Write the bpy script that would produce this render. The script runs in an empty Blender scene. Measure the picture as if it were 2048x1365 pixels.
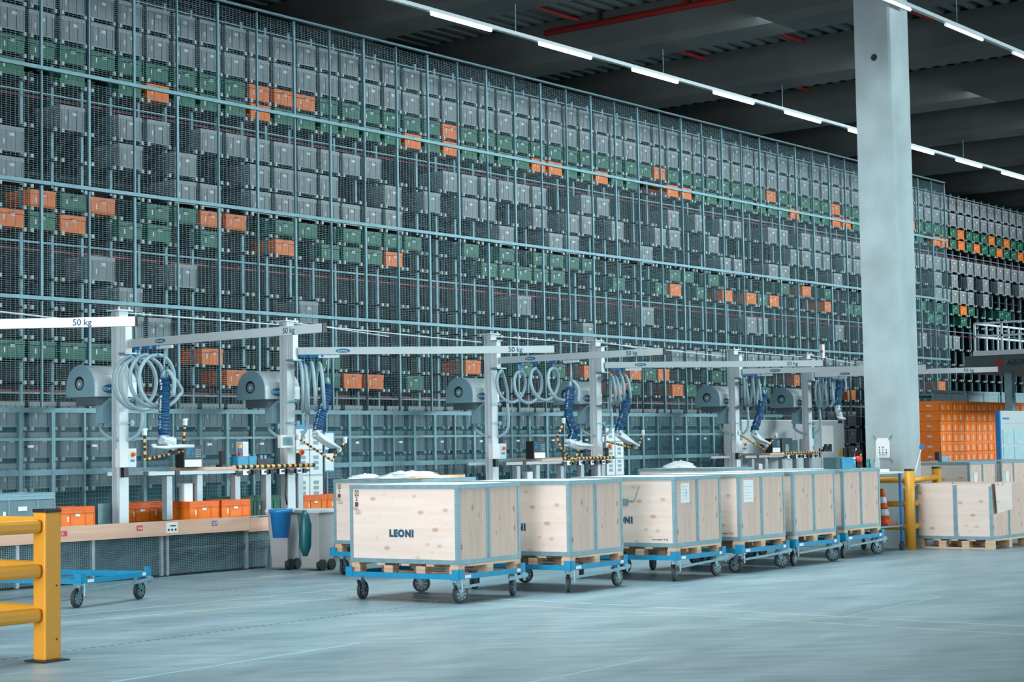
import bpy, math, random
from mathutils import Vector, Matrix
random.seed(7)
PI = math.pi
C = bpy.context.scene.collection
# ------------------------------------------------------------------ camera
YAW, PITCH, ROLL, FPX, EYE = 0.911228483, 0.0596329884, -0.0167383112, 3579.02793, 1.5
_F = Vector((math.sin(YAW)*math.cos(PITCH), math.cos(YAW)*math.cos(PITCH), math.sin(PITCH)))
_R0 = Vector((math.cos(YAW), -math.sin(YAW), 0)); _U0 = _R0.cross(_F)
_R = _R0*math.cos(ROLL) + _U0*math.sin(ROLL); _U = -_R0*math.sin(ROLL) + _U0*math.cos(ROLL)
cam = bpy.data.cameras.new('camera'); camo = bpy.data.objects.new('camera', cam); C.objects.link(camo)
cam.sensor_width = 36; cam.lens = FPX/2048*36; cam.clip_start = .1; cam.clip_end = 300
camo.matrix_world = Matrix(((_R.x, _U.x, -_F.x, 0), (_R.y, _U.y, -_F.y, 0), (_R.z, _U.z, -_F.z, EYE), (0, 0, 0, 1)))
bpy.context.scene.camera = camo
cam.dof.use_dof = True; cam.dof.focus_distance = 18.5; cam.dof.aperture_fstop = 11.0
# ------------------------------------------------------------------ light and exposure
sc = bpy.context.scene
sc.view_settings.view_transform = 'Standard'; sc.view_settings.look = 'None'
sc.view_settings.exposure = -1.12; sc.view_settings.gamma = 1.0; sc.view_settings.use_curve_mapping = False
sc.cycles.max_bounces = 6; sc.cycles.diffuse_bounces = 3; sc.cycles.glossy_bounces = 3
sc.cycles.transmission_bounces = 6; sc.cycles.transparent_max_bounces = 12
sc.cycles.sample_clamp_indirect = 4.0; sc.cycles.caustics_reflective = False; sc.cycles.caustics_refractive = False
sc.cycles.use_denoising = True
w = bpy.data.worlds.new('hall daylight'); sc.world = w; w.use_nodes = True
bg = w.node_tree.nodes['Background']; bg.inputs[0].default_value = (.22, .60, .78, 1); bg.inputs[1].default_value = .13
def area(name, loc, target, sx, sy, power, col, spread=180):
    l = bpy.data.lights.new(name, 'AREA'); l.shape = 'RECTANGLE'; l.size = sx; l.size_y = sy; l.energy = power; l.color = col; l.spread = math.radians(spread)
    o = bpy.data.objects.new(name, l); C.objects.link(o); o.location = loc
    o.rotation_euler = (Vector(target)-Vector(loc)).to_track_quat('-Z', 'Y').to_euler(); return o
# door daylight and aisle skylight without built openings; the others are added fills
area('door_daylight', (-4, 9, 2.4), (17, 12.4, .7), 12, 3.5, 900, (.97, .98, 1), 62)
area('front_fill_light', (24, -10, 4.0), (24, 12, .4), 26, 5, 1200, (.74, .95, 1), 100)  # added cool fill from the front, no known source
area('rack_front_fill', (46, -8, 7.4), (30, 19.85, 4.4), 30, 1.2, 3600, (.82, .98, 1), 60)  # added lamp to brighten the tote fronts, not a window
area('skylight_aisle', (14.6, 11.0, 8.2), (14.6, 10.9, 0), 15, 4.5, 2300, (.82, .98, 1), 130)
area('rack_top_fill', (35, 14.0, 8.25), (35, 17.9, 0), 40, .8, 1200, (.84, .98, 1))  # added strip lamp brightening the rack from above, no skylight there

# ------------------------------------------------------------------ helpers
def P(px, py, X=None, Y=None, Z=None):
    """point of the hall seen at a pixel of the photograph, on the plane X=, Y= or Z="""
    d = _F + _R*((px-1024)/FPX) - _U*((py-682.5)/FPX)
    if X is not None: t = X/d.x
    elif Y is not None: t = Y/d.y
    else: t = (Z-EYE)/d.z
    return Vector((d.x*t, d.y*t, EYE+d.z*t))
def Q(p):
    v = Vector(p)-Vector((0, 0, EYE)); z = v.dot(_F)
    return v.dot(_R)/z*FPX+1024, 682.5-v.dot(_U)/z*FPX
MATS = {}
def mat(name, col, rough=.6, metal=0., var=.12, scale=6., bump=0., emit=0., alpha=None, trans=0., stretch=None, spec=None, dirt=None):
    if name in MATS: return MATS[name]
    m = bpy.data.materials.new(name); m.use_nodes = True; nt = m.node_tree; n = nt.nodes; b = n['Principled BSDF']
    b.inputs['Roughness'].default_value = rough; b.inputs['Metallic'].default_value = metal
    if spec is not None: b.inputs['Specular IOR Level'].default_value = spec
    tc = n.new('ShaderNodeTexCoord'); mp = n.new('ShaderNodeMapping'); nt.links.new(tc.outputs['Object'], mp.inputs[0])
    if stretch: mp.inputs['Scale'].default_value = stretch
    nz = n.new('ShaderNodeTexNoise'); nz.inputs['Scale'].default_value = scale; nz.inputs['Detail'].default_value = 4
    nt.links.new(mp.outputs[0], nz.inputs[0])
    r = n.new('ShaderNodeValToRGB'); r.color_ramp.elements[0].position = .3; r.color_ramp.elements[1].position = .7
    c = Vector(col)
    d0 = Vector(dirt) if dirt else c*(1-var)
    r.color_ramp.elements[0].color = (*d0, 1); r.color_ramp.elements[1].color = (*[min(1, v*(1+var*.6)) for v in c], 1)
    nt.links.new(nz.outputs[0], r.inputs[0]); nt.links.new(r.outputs[0], b.inputs['Base Color'])
    if bump:
        bp = n.new('ShaderNodeBump'); bp.inputs['Strength'].default_value = bump; bp.inputs['Distance'].default_value = .01
        nt.links.new(nz.outputs[0], bp.inputs['Height']); nt.links.new(bp.outputs[0], b.inputs['Normal'])
    if emit: b.inputs['Emission Color'].default_value = (*col, 1); b.inputs['Emission Strength'].default_value = emit
    if alpha is not None: b.inputs['Alpha'].default_value = alpha
    if trans: b.inputs['Transmission Weight'].default_value = trans
    MATS[name] = m; return m
def wood(name, light, dark, knot=(.33, .2, .13), along='X', s=1.0, knots=True):
    if name in MATS: return MATS[name]
    m = bpy.data.materials.new(name); m.use_nodes = True; nt = m.node_tree; n = nt.nodes; L = nt.links; b = n['Principled BSDF']
    b.inputs['Roughness'].default_value = .62
    tc = n.new('ShaderNodeTexCoord'); mp = n.new('ShaderNodeMapping'); L.new(tc.outputs['Object'], mp.inputs[0])
    mp.inputs['Scale'].default_value = {'X': (.5*s, .5*s, 7*s), 'Z': (7*s, 7*s, .5*s)}[along]
    nz = n.new('ShaderNodeTexNoise'); nz.inputs['Scale'].default_value = 2.2; nz.inputs['Detail'].default_value = 5; nz.inputs['Distortion'].default_value = .6
    L.new(mp.outputs[0], nz.inputs[0])
    r = n.new('ShaderNodeValToRGB'); r.color_ramp.elements[0].position = .32; r.color_ramp.elements[1].position = .62
    r.color_ramp.elements[0].color = (*dark, 1); r.color_ramp.elements[1].color = (*light, 1); L.new(nz.outputs[0], r.inputs[0])
    out = r.outputs[0]
    if knots:
        mk = n.new('ShaderNodeMapping'); L.new(tc.outputs['Object'], mk.inputs[0])
        mk.inputs['Scale'].default_value = (1, 1, 1.7) if along == 'X' else (1.5, 1.5, .8)
        vo = n.new('ShaderNodeTexVoronoi'); vo.inputs['Scale'].default_value = 4.6 if along == 'X' else 6.5; vo.inputs['Randomness'].default_value = 1; L.new(mk.outputs[0], vo.inputs[0])
        k = n.new('ShaderNodeValToRGB'); e = k.color_ramp.elements; e[0].position = .03; e[0].color = (1, 1, 1, 1); e[1].position = .23; e[1].color = (0, 0, 0, 1)
        x = k.color_ramp.elements.new(.06); x.color = (.6, .6, .6, 1); x = k.color_ramp.elements.new(.12); x.color = (.62, .62, .62, 1)
        L.new(vo.outputs['Distance'], k.inputs[0])
        mx = n.new('ShaderNodeMixRGB'); mx.inputs[2].default_value = (*knot, 1); L.new(k.outputs[0], mx.inputs[0]); L.new(out, mx.inputs[1]); out = mx.outputs[0]
    L.new(out, b.inputs['Base Color']); MATS[name] = m; return m

class MB:
    def __init__(s): s.v = []; s.f = []; s.mi = []; s.m = 0
    def add(s, vs, fs):
        b = len(s.v); s.v += [tuple(p) for p in vs]; s.f += [tuple(b+i for i in f) for f in fs]; s.mi += [s.m]*len(fs); return s
    def box(s, x0, y0, z0, x1, y1, z1):
        return s.add([(x0,y0,z0),(x1,y0,z0),(x1,y1,z0),(x0,y1,z0),(x0,y0,z1),(x1,y0,z1),(x1,y1,z1),(x0,y1,z1)],
                     [(0,3,2,1),(4,5,6,7),(0,1,5,4),(1,2,6,5),(2,3,7,6),(3,0,4,7)])
    def bar(s, p0, p1, w, h, up=(0, 0, 1)):
        p0 = Vector(p0); p1 = Vector(p1); d = (p1-p0).normalized(); u = Vector(up)
        if abs(d.dot(u)) > .98: u = Vector((0, 1, 0))
        a = d.cross(u).normalized()*w/2; c = a.normalized().cross(d)*h/2
        vs = [q+i*a+j*c for q in (p0, p1) for i, j in ((-1,-1),(1,-1),(1,1),(-1,1))]
        return s.add(vs, [(0,1,2,3),(7,6,5,4),(0,4,5,1),(1,5,6,2),(2,6,7,3),(3,7,4,0)])
    def cyl(s, p0, p1, r0, r1=None, n=16, cap=True):
        r1 = r0 if r1 is None else r1; p0 = Vector(p0); p1 = Vector(p1); d = (p1-p0).normalized()
        u = Vector((0,0,1)) if abs(d.z) < .9 else Vector((1,0,0)); a = d.cross(u).normalized(); c = d.cross(a)
        vs = []
        for q, r in ((p0, r0), (p1, r1)):
            vs += [q+(a*math.cos(2*PI*i/n)+c*math.sin(2*PI*i/n))*r for i in range(n)]
        fs = [(i, i+n, (i+1)%n+n, (i+1)%n) for i in range(n)]
        if cap: fs += [tuple(range(n)), tuple(range(2*n-1, n-1, -1))]
        return s.add(vs, fs)
    def tube(s, pts, r, n=8, stripe=None, closed=False):
        pts = [Vector(p) for p in pts]; k = len(pts); rs = r if isinstance(r, list) else [r]*k; b = len(s.v); pa = None; L = 0
        for i, p in enumerate(pts):
            d = (pts[min(i+1, k-1)]-pts[max(i-1, 0)]).normalized()
            if pa is None:
                u = Vector((0,0,1)) if abs(d.z) < .9 else Vector((1,0,0)); pa = d.cross(u).normalized()
            pa = (pa-d*pa.dot(d)).normalized(); c = d.cross(pa)
            s.v += [tuple(p+(pa*math.cos(2*PI*j/n)+c*math.sin(2*PI*j/n))*rs[i]) for j in range(n)]
            if i:
                L += (pts[i]-pts[i-1]).length; mi = s.m if not stripe else int((L-1e-4)/stripe) % 2
                for j in range(n):
                    s.f.append((b+(i-1)*n+j, b+(i-1)*n+(j+1)%n, b+i*n+(j+1)%n, b+i*n+j)); s.mi.append(mi)
        s.f += [tuple(b+j for j in range(n-1, -1, -1)), tuple(b+(k-1)*n+j for j in range(n))]; s.mi += [s.m, s.m]; return s
    def prism(s, poly, axis, a, b):
        n = len(poly); f = {'X': lambda t, p: (t, p[0], p[1]), 'Y': lambda t, p: (p[0], t, p[1]), 'Z': lambda t, p: (p[0], p[1], t)}[axis]
        vs = [f(a, p) for p in poly]+[f(b, p) for p in poly]
        return s.add(vs, [tuple(range(n-1, -1, -1)), tuple(range(n, 2*n))]+[(i, (i+1)%n, n+(i+1)%n, n+i) for i in range(n)])
    def lathe(s, prof, c=(0, 0, 0), n=20):
        b = len(s.v); k = len(prof)
        for r, z in prof: s.v += [(c[0]+r*math.cos(2*PI*i/n), c[1]+r*math.sin(2*PI*i/n), c[2]+z) for i in range(n)]
        for j in range(k-1):
            for i in range(n): s.f.append((b+j*n+i, b+j*n+(i+1)%n, b+(j+1)*n+(i+1)%n, b+(j+1)*n+i)); s.mi.append(s.m)
        s.f += [tuple(b+i for i in range(n-1, -1, -1)), tuple(b+(k-1)*n+i for i in range(n))]; s.mi += [s.m, s.m]; return s
    def mesh(s, name, mats):
        me = bpy.data.meshes.new(name); me.from_pydata(s.v, [], s.f)
        for m in (mats if isinstance(mats, (list, tuple)) else [mats]): me.materials.append(m)
        if any(s.mi): me.polygons.foreach_set('material_index', s.mi)
        return me
    def build(s, name, mats, parent=None, world=False, smooth=False, bevel=0):
        if parent is not None and world:
            o0 = parent.location if parent.parent is None else parent.parent.location+parent.location
            s.v = [(v[0]-o0[0], v[1]-o0[1], v[2]-o0[2]) for v in s.v]
        me = s.mesh(name, mats); o = bpy.data.objects.new(name, me); C.objects.link(o)
        if parent is not None: o.parent = parent
        if smooth:
            me.polygons.foreach_set('use_smooth', [len(p.vertices) < 6 for p in me.polygons])
        if bevel:
            md = o.modifiers.new('bevel', 'BEVEL'); md.width = bevel; md.segments = 2; md.limit_method = 'ANGLE'
        return o
def tag(o, label=None, cat=None, group=None, kind=None):
    if label: o['label'] = label
    if cat: o['category'] = cat
    if group: o['group'] = group
    if kind: o['kind'] = kind
    return o
def thing(name, label, cat, loc=(0, 0, 0), rz=0, group=None):
    o = bpy.data.objects.new(name, None); C.objects.link(o); o.location = loc; o.rotation_euler = (0, 0, rz)
    o.empty_display_size = .1; return tag(o, label, cat, group)
def kids(o): return [c for c in list(C.objects) if c.parent == o]
def tree(o): return [(c, tree(c)) for c in kids(o)]
def clone(o, tr, loc=None, rz=None, label=None, parent=None):
    n = o.copy(); C.objects.link(n)
    if parent is not None: n.parent = parent
    if loc is not None: n.location = loc
    if rz is not None: n.rotation_euler = (0, 0, rz)
    if label: n['label'] = label
    for c, t in tr: clone(c, t, parent=n)
    return n
def text(s, size, org, xd, up, parent, m, name='lettering', bold=0., world=True, thick=.0012, align='LEFT', space=1.):
    cu = bpy.data.curves.new('t', 'FONT'); cu.body = s; cu.size = size; cu.offset = bold; cu.extrude = thick/2; cu.align_x = align; cu.space_character = space
    t = bpy.data.objects.new('t', cu); C.objects.link(t); bpy.context.view_layer.update()
    me = bpy.data.meshes.new_from_object(t.evaluated_get(bpy.context.evaluated_depsgraph_get()))
    bpy.data.objects.remove(t); bpy.data.curves.remove(cu)
    xd = Vector(xd).normalized(); up = Vector(up).normalized(); n = xd.cross(up); org = Vector(org)
    me.transform(Matrix(((xd.x, up.x, n.x, org.x), (xd.y, up.y, n.y, org.y), (xd.z, up.z, n.z, org.z), (0, 0, 0, 1))))
    if parent is not None and world: me.transform(Matrix.Translation(-parent.location))
    me.materials.clear(); me.materials.append(m); me.name = name
    o = bpy.data.objects.new(name, me); C.objects.link(o); o.parent = parent; return o
ORD = ['', 'first', 'second', 'third', 'fourth', 'fifth', 'sixth', 'seventh', 'eighth', 'ninth', 'tenth', 'eleventh', 'twelfth', 'thirteenth', 'fourteenth', 'fifteenth', 'sixteenth', 'seventeenth', 'eighteenth', 'nineteenth', 'twentieth']
TENS = {2: 'twenty', 3: 'thirty', 4: 'forty', 5: 'fifty', 6: 'sixty'}
def ordinal(n):
    if n <= 20: return ORD[n]
    t, u = divmod(n, 10)
    return TENS[t]+'-'+ORD[u] if u else TENS[t][:-1]+'ieth'

# ------------------------------------------------------------------ materials
galv = mat('galvanised steel', (.24, .40, .46), .42, .35, .15, 9)
galvd = mat('weathered galvanised steel', (.19, .33, .385), .5, .3, .2, 9)
alu = mat('aluminium profile', (.38, .43, .47), .4, .4, .08, 12)
white = mat('white powder coat', (.64, .72, .76), .42, 0, .05, 3)
boomm = mat('boom aluminium', (.52, .60, .63), .38, .15, .04, 2)
gblue = mat('grey blue housing', (.22, .38, .45), .5, 0, .06, 3)
hosem = mat('grey hose', (.30, .44, .50), .45, 0, .08, 20)
dark = mat('black plastic', (.018, .022, .026), .45, 0, .2, 8)
rubber = mat('dark rubber', (.035, .042, .048), .6, 0, .25, 20)
wheelg = mat('wheel core grey', (.26, .38, .42), .5, 0, .15, 20)
blue = mat('blue dolly paint', (.008, .27, .48), .42, 0, .12, 10)
blue2 = mat('blue plastic', (.01, .19, .50), .35, 0, .1, 5)
lblue = mat('light blue plastic', (.02, .27, .46), .4, 0, .1, 5)
navy = mat('navy printed ink', (.008, .08, .14), .6, 0, .1, 5)
tubeb = mat('dark blue tube cover', (.006, .075, .19), .5, 0, .45, 30)
orange = mat('orange plastic', (1.0, .205, .008), .5, 0, .1, 8)
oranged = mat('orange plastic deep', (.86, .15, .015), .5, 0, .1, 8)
greyt = mat('grey plastic tote', (.26, .30, .325), .55, 0, .08, 5)
greyr = mat('grey plastic rim', (.33, .38, .40), .5, 0, .06, 5)
groove = mat('grey tote groove shade', (.05, .07, .08), .6, 0, .06, 5)  # recess shade put into the colour between raised panels
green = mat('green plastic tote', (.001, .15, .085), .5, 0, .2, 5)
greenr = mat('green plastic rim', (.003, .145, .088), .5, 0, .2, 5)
paper = mat('white paper', (.80, .83, .84), .7, 0, .03, 5)
red = mat('red plastic', (.72, .03, .02), .4, 0, .1, 5)
redpipe = mat('red sprinkler pipe', (.34, .018, .012), .5, 0, .2, 5)
yellow = mat('yellow guard plastic', (.72, .33, .03), .42, 0, .06, 2)
stripey = mat('tape orange yellow', (.90, .45, .12), .5, 0, .08, 9)
concrete = mat('column concrete', (.39, .475, .505), .75, 0, .2, 1.6, .25, stretch=(1, 1, .8))
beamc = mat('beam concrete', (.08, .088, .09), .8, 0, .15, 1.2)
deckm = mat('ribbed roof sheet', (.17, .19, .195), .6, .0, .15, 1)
ply = wood('birch plywood', (.82, .68, .61), (.76, .61, .53), (.46, .22, .11), 'X')
ply2 = wood('shaded spruce plywood', (.66, .48, .405), (.58, .41, .335), (.22, .10, .06), 'Z', 1.3)  # darker, redder plywood tone imitates shade on the crate ends
pine = wood('pallet pine', (.72, .50, .34), (.52, .33, .22), (.3, .16, .1), 'X', 1.4)
beech = wood('beech board', (.72, .47, .35), (.62, .38, .28), (.5, .3, .2), 'X', .6, False)
film = mat('clear film wrap', (.78, .84, .87), .25, 0, .1, 5)
screen = mat('display glass', (.03, .16, .26), .2, 0, .6, 30)
amber = mat('amber lens', (.9, .33, .08), .3)
glassb = mat('clear bottle', (.75, .82, .85), .08, 0, .05, 5, alpha=.45)
cola = mat('dark drink', (.03, .012, .01), .15)
# ------------------------------------------------------------------ floor, roof, walls
def floor_mat():
    m = bpy.data.materials.new('polished concrete floor'); m.use_nodes = True; nt = m.node_tree; n = nt.nodes; L = nt.links; b = n['Principled BSDF']
    tc = n.new('ShaderNodeTexCoord'); mp = n.new('ShaderNodeMapping'); L.new(tc.outputs['Object'], mp.inputs[0]); mp.inputs['Scale'].default_value = (.45, 1.2, 1); mp.inputs['Rotation'].default_value = (0, 0, .6)
    a = n.new('ShaderNodeTexNoise'); a.inputs['Scale'].default_value = 1.1; a.inputs['Detail'].default_value = 8; a.inputs['Roughness'].default_value = .65; L.new(mp.outputs[0], a.inputs[0])
    r = n.new('ShaderNodeValToRGB'); r.color_ramp.elements[0].position = .3; r.color_ramp.elements[1].position = .72
    r.color_ramp.elements[0].color = (.155, .235, .275, 1); r.color_ramp.elements[1].color = (.31, .41, .455, 1); L.new(a.outputs[0], r.inputs[0])
    m1 = n.new('ShaderNodeMapping'); m1.inputs['Rotation'].default_value = (0, 0, .85); L.new(tc.outputs['Object'], m1.inputs[0])
    m2 = n.new('ShaderNodeMapping'); m2.inputs['Scale'].default_value = (.5, 3.2, 1); L.new(m1.outputs[0], m2.inputs[0])
    s = n.new('ShaderNodeTexNoise'); s.inputs['Scale'].default_value = 2.2; s.inputs['Detail'].default_value = 9; s.inputs['Roughness'].default_value = .68; L.new(m2.outputs[0], s.inputs[0])
    sr = n.new('ShaderNodeValToRGB'); sr.color_ramp.elements[0].position = .36; sr.color_ramp.elements[1].position = .6
    sr.color_ramp.elements[0].color = (.70, .74, .77, 1); sr.color_ramp.elements[1].color = (1, 1, 1, 1); L.new(s.outputs[0], sr.inputs[0])
    mx = n.new('ShaderNodeMixRGB'); mx.blend_type = 'MULTIPLY'; mx.inputs[0].default_value = 1; L.new(r.outputs[0], mx.inputs[1]); L.new(sr.outputs[0], mx.inputs[2])
    L.new(mx.outputs[0], b.inputs['Base Color'])
    rr = n.new('ShaderNodeMapRange'); rr.inputs[3].default_value = .28; rr.inputs[4].default_value = .5; L.new(a.outputs[0], rr.inputs[0]); L.new(rr.outputs[0], b.inputs['Roughness'])
    bp = n.new('ShaderNodeBump'); bp.inputs['Strength'].default_value = .08; bp.inputs['Distance'].default_value = .01; L.new(s.outputs[0], bp.inputs['Height']); L.new(bp.outputs[0], b.inputs['Normal'])
    return m
tag(MB().box(-12, -20, -.2, 80, 30, 0).build('floor', floor_mat()), kind='structure')
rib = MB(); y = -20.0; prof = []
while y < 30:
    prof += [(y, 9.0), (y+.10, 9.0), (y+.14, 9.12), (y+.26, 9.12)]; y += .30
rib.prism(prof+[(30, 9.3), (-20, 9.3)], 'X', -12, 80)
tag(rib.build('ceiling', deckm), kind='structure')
darkwall = mat('dark cladding', (.02, .028, .032), .7, 0, .2, 2)
tag(MB().box(-12, 25.8, 0, 80, 26, 9).build('wall_back', darkwall), kind='structure')
tag(MB().box(79.8, -20, 0, 80, 30, 9).build('wall_right', darkwall), kind='structure')
# concrete roof beams across the aisle
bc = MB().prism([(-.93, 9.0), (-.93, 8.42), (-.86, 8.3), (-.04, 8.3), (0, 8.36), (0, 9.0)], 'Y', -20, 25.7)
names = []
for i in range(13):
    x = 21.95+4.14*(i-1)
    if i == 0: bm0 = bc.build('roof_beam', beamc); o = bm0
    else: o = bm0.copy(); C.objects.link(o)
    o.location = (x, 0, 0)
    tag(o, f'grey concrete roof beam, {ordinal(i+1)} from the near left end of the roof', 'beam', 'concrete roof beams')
# red sprinkler pipes under the roof sheets
t = thing('sprinkler_pipe', 'red sprinkler main running along the side of a concrete roof beam', 'pipe', (25.1, 5, 8.8))
MB().cyl((0, -8, 0), (0, 13.6, 0), .055).build('main_pipe', redpipe, t, smooth=True)
k = MB()
for yy in (12.4, 10.6, 8.3): k.box(-.03, yy, 0, .03, yy+.05, .2)
k.build('hanger', dark, t)
for i, (yy, x0, x1) in enumerate(((17.9, 14, 60), (15.75, 14, 60), (13.2, 18, 60))):
    o = MB().cyl((x0, 0, 0), (x1, 0, 0), .035, n=10).build('sprinkler_pipe', redpipe, smooth=True); o.location = (0, yy, 8.93)
    tag(o, f"thin red sprinkler branch pipe crossing the beams, {ORD[i+1]} out from the racking", 'pipe', 'red sprinkler branches')
# light strips
tubem = mat('light tube', (.86, .97, 1), .4, 0, 0, 1, emit=14.0)
tubem2 = mat('light tube far row', (.95, .93, .97), .4, 0, 0, 1, emit=1.1)
def strip(Y, Z, x0, n, m, label, length=1.38, first=0):
    t = thing('light_strip', label, 'light', (x0, Y, Z))
    MB().box(-3, -.035, .045, n*2.595+1, .035, .10).build('trunking', boomm, t)
    for i in range(-2, 12):
        xx = 21.95+4.14*i-.45-x0
        if -3 < xx < n*2.595+1: MB().cyl((xx, 0, .1), (xx, 0, 8.298-Z), .006, n=5).build('suspension_wire', galv, t)
    p = MB().cyl((0, 0, .02), (length, 0, .02), .026, n=10).mesh('lamp_tube', m)
    for i in range(first, n):
        o = bpy.data.objects.new('lamp_tube', p); C.objects.link(o); o.parent = t; o.location = (i*2.595, 0, 0)
strip(16.5, 7.765, 19.51, 14, tubem, 'long suspended light strip with bright tubes above the racking aisle')
strip(11.15, 7.77, 22.63, 9, tubem2, 'suspended light strip right of the concrete pillar near the roof', 1.36)
# the concrete pillar
cx0, cx1, cy0, cy1 = 23.54, 24.19, 11.275, 11.83
t = thing('concrete_pillar', 'tall square concrete pillar reaching the roof beams', 'pillar', (cx0, cy0, 0))
c_ = .03
MB().prism([(c_, 0), (cx1-cx0-c_, 0), (cx1-cx0, c_), (cx1-cx0, cy1-cy0), (0, cy1-cy0), (0, c_)], 'Z', 0, 8.32).build('shaft', concrete, t)
p = P(1748, 115, X=cx0)
MB().cyl((-.004, p.y-cy0, p.z), (.02, p.y-cy0, p.z), .05, n=20).build('plug', dark, t)
# notice on the pillar
a = P(1752, 877, X=cx0); b = P(1781, 917, X=cx0)
t = thing('notice_sheet', 'white notice sheet taped by its corners to the concrete pillar', 'poster', (cx0-.008, (a.y+b.y)/2, (a.z+b.z)/2))
hw, hh = (a.y-b.y)/2, (a.z-b.z)/2
MB().box(-.004, -hw, -hh, 0, hw, hh).build('sheet', paper, t)
k = MB(); random.seed(4)
for i in range(5):
    for j in range(3):
        if random.random() < .75: y_ = hw*.55-i*hw*.24; z_ = .02-j*.035; k.box(-.006, y_-hw*random.uniform(.1, .22), z_-.02, -.004, y_, z_)
for j in range(4): k.box(-.006, -hw*.6, -hh*.5-j*.02, -.004, hw*.6, -hh*.5-j*.02+.004)
k.build('printed_marks', navy, t)
k = MB()
for sy in (-1, 1):
    for sz in (-1, 1): k.bar((-.006, sy*(hw-.02), sz*(hh-.02)), (-.006, sy*(hw+.04), sz*(hh+.04)), .02, .004, (0, sy, -sz))
k.build('tape', galvd, t)
# floor markings and joints (thin paint on the floor)
mw = mat('floor line white', (.52, .60, .62), .5); my = mat('floor line yellow', (.62, .50, .28), .5); mt = mat('floor line teal', (.30, .52, .56), .5); jd = mat('floor joint', (.05, .08, .09), .7)
def line(a, b, w_, m, label, dash=None):
    a = P(*a, Z=0); b = P(*b, Z=0); k = MB(); L = (b-a).length; d = (b-a).normalized()
    if dash:
        s = 0
        while s < L: k.bar(a+d*s, a+d*min(L, s+dash), w_, .002); s += dash*1.9
    else: k.bar(a, b, w_, .002)
    tag(k.build('floor_line', m), label, 'floor marking')
line((-60, 1264), (700, 1195), .018, my, 'lower thin pale line on the floor passing behind the yellow barrier')
line((60, 1238), (700, 1178), .015, mw, 'upper thin white line on the floor near the blue empty dolly')
line((-40, 1326), (905, 1203), .02, jd, 'dark dashed saw joint in the floor leading to the first crate dolly', .05)
line((700, 1192), (2100, 1273), .014, my, 'long thin yellow floor line crossing the lower right, nearer of two')
line((640, 1180), (2100, 1256), .012, mw, 'long thin pale floor line crossing the lower right, farther of two')
line((300, 1175), (905, 1204), .012, jd, 'faint dark dashed joint running under the first crate dolly', .05)
line((180, 1372), (720, 1287), .03, mt, 'wide faint teal line at the bottom left of the floor')
line((1040, 1370), (1300, 1318), .02, mt, 'short teal scrape on the floor at the bottom centre')
line((1680, 1236), (1880, 1195), .012, mt, 'short teal line on the open floor at the right')
line((520, 1155), (690, 1142), .05, my, 'pale yellow floor stripe in front of the grey waste bins')

# ------------------------------------------------------------------ wire mesh fence in front of the racking
FY = 18.6; ZS = [2.08, 3.50, 4.98, 6.462, 7.92]; X0F = 14.245-.7615*2; NB = 38
fst = mat('fence steel', (.15, .285, .335), .5, .3, .12, 9)
fence = thing('mesh_fence', 'tall galvanised wire mesh fence in front of the storage racking', 'fence', (X0F, FY, 0))
wire = mat('mesh wire', (.16, .28, .32), .5, .2, .05, 5)
X1F = NB*.7615
for i, z in enumerate(ZS):
    hgt = .014 if i in (0, 4) else .024
    MB().box(-.03, -.03, z-hgt, X1F+.03, .02, z+hgt).build('rail', fst, fence)
for j in range(NB+1):
    k = MB()
    for r in range(4):
        wd = .018 if (j+r) % 2 else .010
        k.box(j*.7615-wd, -.02, ZS[r]+.03, j*.7615+wd, .015, ZS[r+1]-.04)
    k.build('post', fst, fence)
k = MB(); Wp = .7615*2; hs = 1.36
z = .02
while z < hs: k.box(.02, -.0015, z, Wp-.02, .0015, z+.0026); z += .0275
x = .035
while x < Wp-.02: k.box(x, -.003, 0, x+.0032, 0, hs); x += .0685
pm = k.mesh('mesh_panel', wire)
for r in range(4):
    for j in range(NB//2):
        o = bpy.data.objects.new('mesh_panel', pm); C.objects.link(o); o.parent = fence; o.location = (j*Wp, .012, ZS[r]+.04)

# ------------------------------------------------------------------ storage racking
RY = 19.85; PT = .5125; KX = 14.955
LV = dict(A1=7.645, A2=7.235, A3=6.93, A4=6.63, B1=5.996, B2=5.583, B3=5.17, B4=4.869, B5=4.567, C1=3.93, C2=3.522, C3=3.115, C4=2.811, C5=2.505, D1=1.886, D2=1.472, D3=1.06)
rack = thing('storage_rack', 'tall steel small-parts racking filled with grey, green and orange totes', 'rack', (KX, 20.0, 0))
NK = 72
k = MB().box(-.022, 0, 0, .022, .05, 8.15); k.m = 1; k.box(-.04, -.02, 0, .04, .08, .02)
up = k.mesh('upright', [galvd, dark])
for i in range(-3, NK):
    o = bpy.data.objects.new('upright', up); C.objects.link(o); o.parent = rack; o.location = (i*PT+.04, 0, 0)
for z in (8.08, 6.48, 4.41, 2.35, .25):
    MB().box(-1.8, -.012, z-.01, NK*PT, .012, z+.01).build('crossbeam', galvd, rack)
for z in (6.435, 4.32, 2.385): MB().box(-1.8, .10, z-.012, NK*PT, .12, z+.012).build('red_rail', mat('red rail', (.33, .008, .02), .5), rack)
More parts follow.
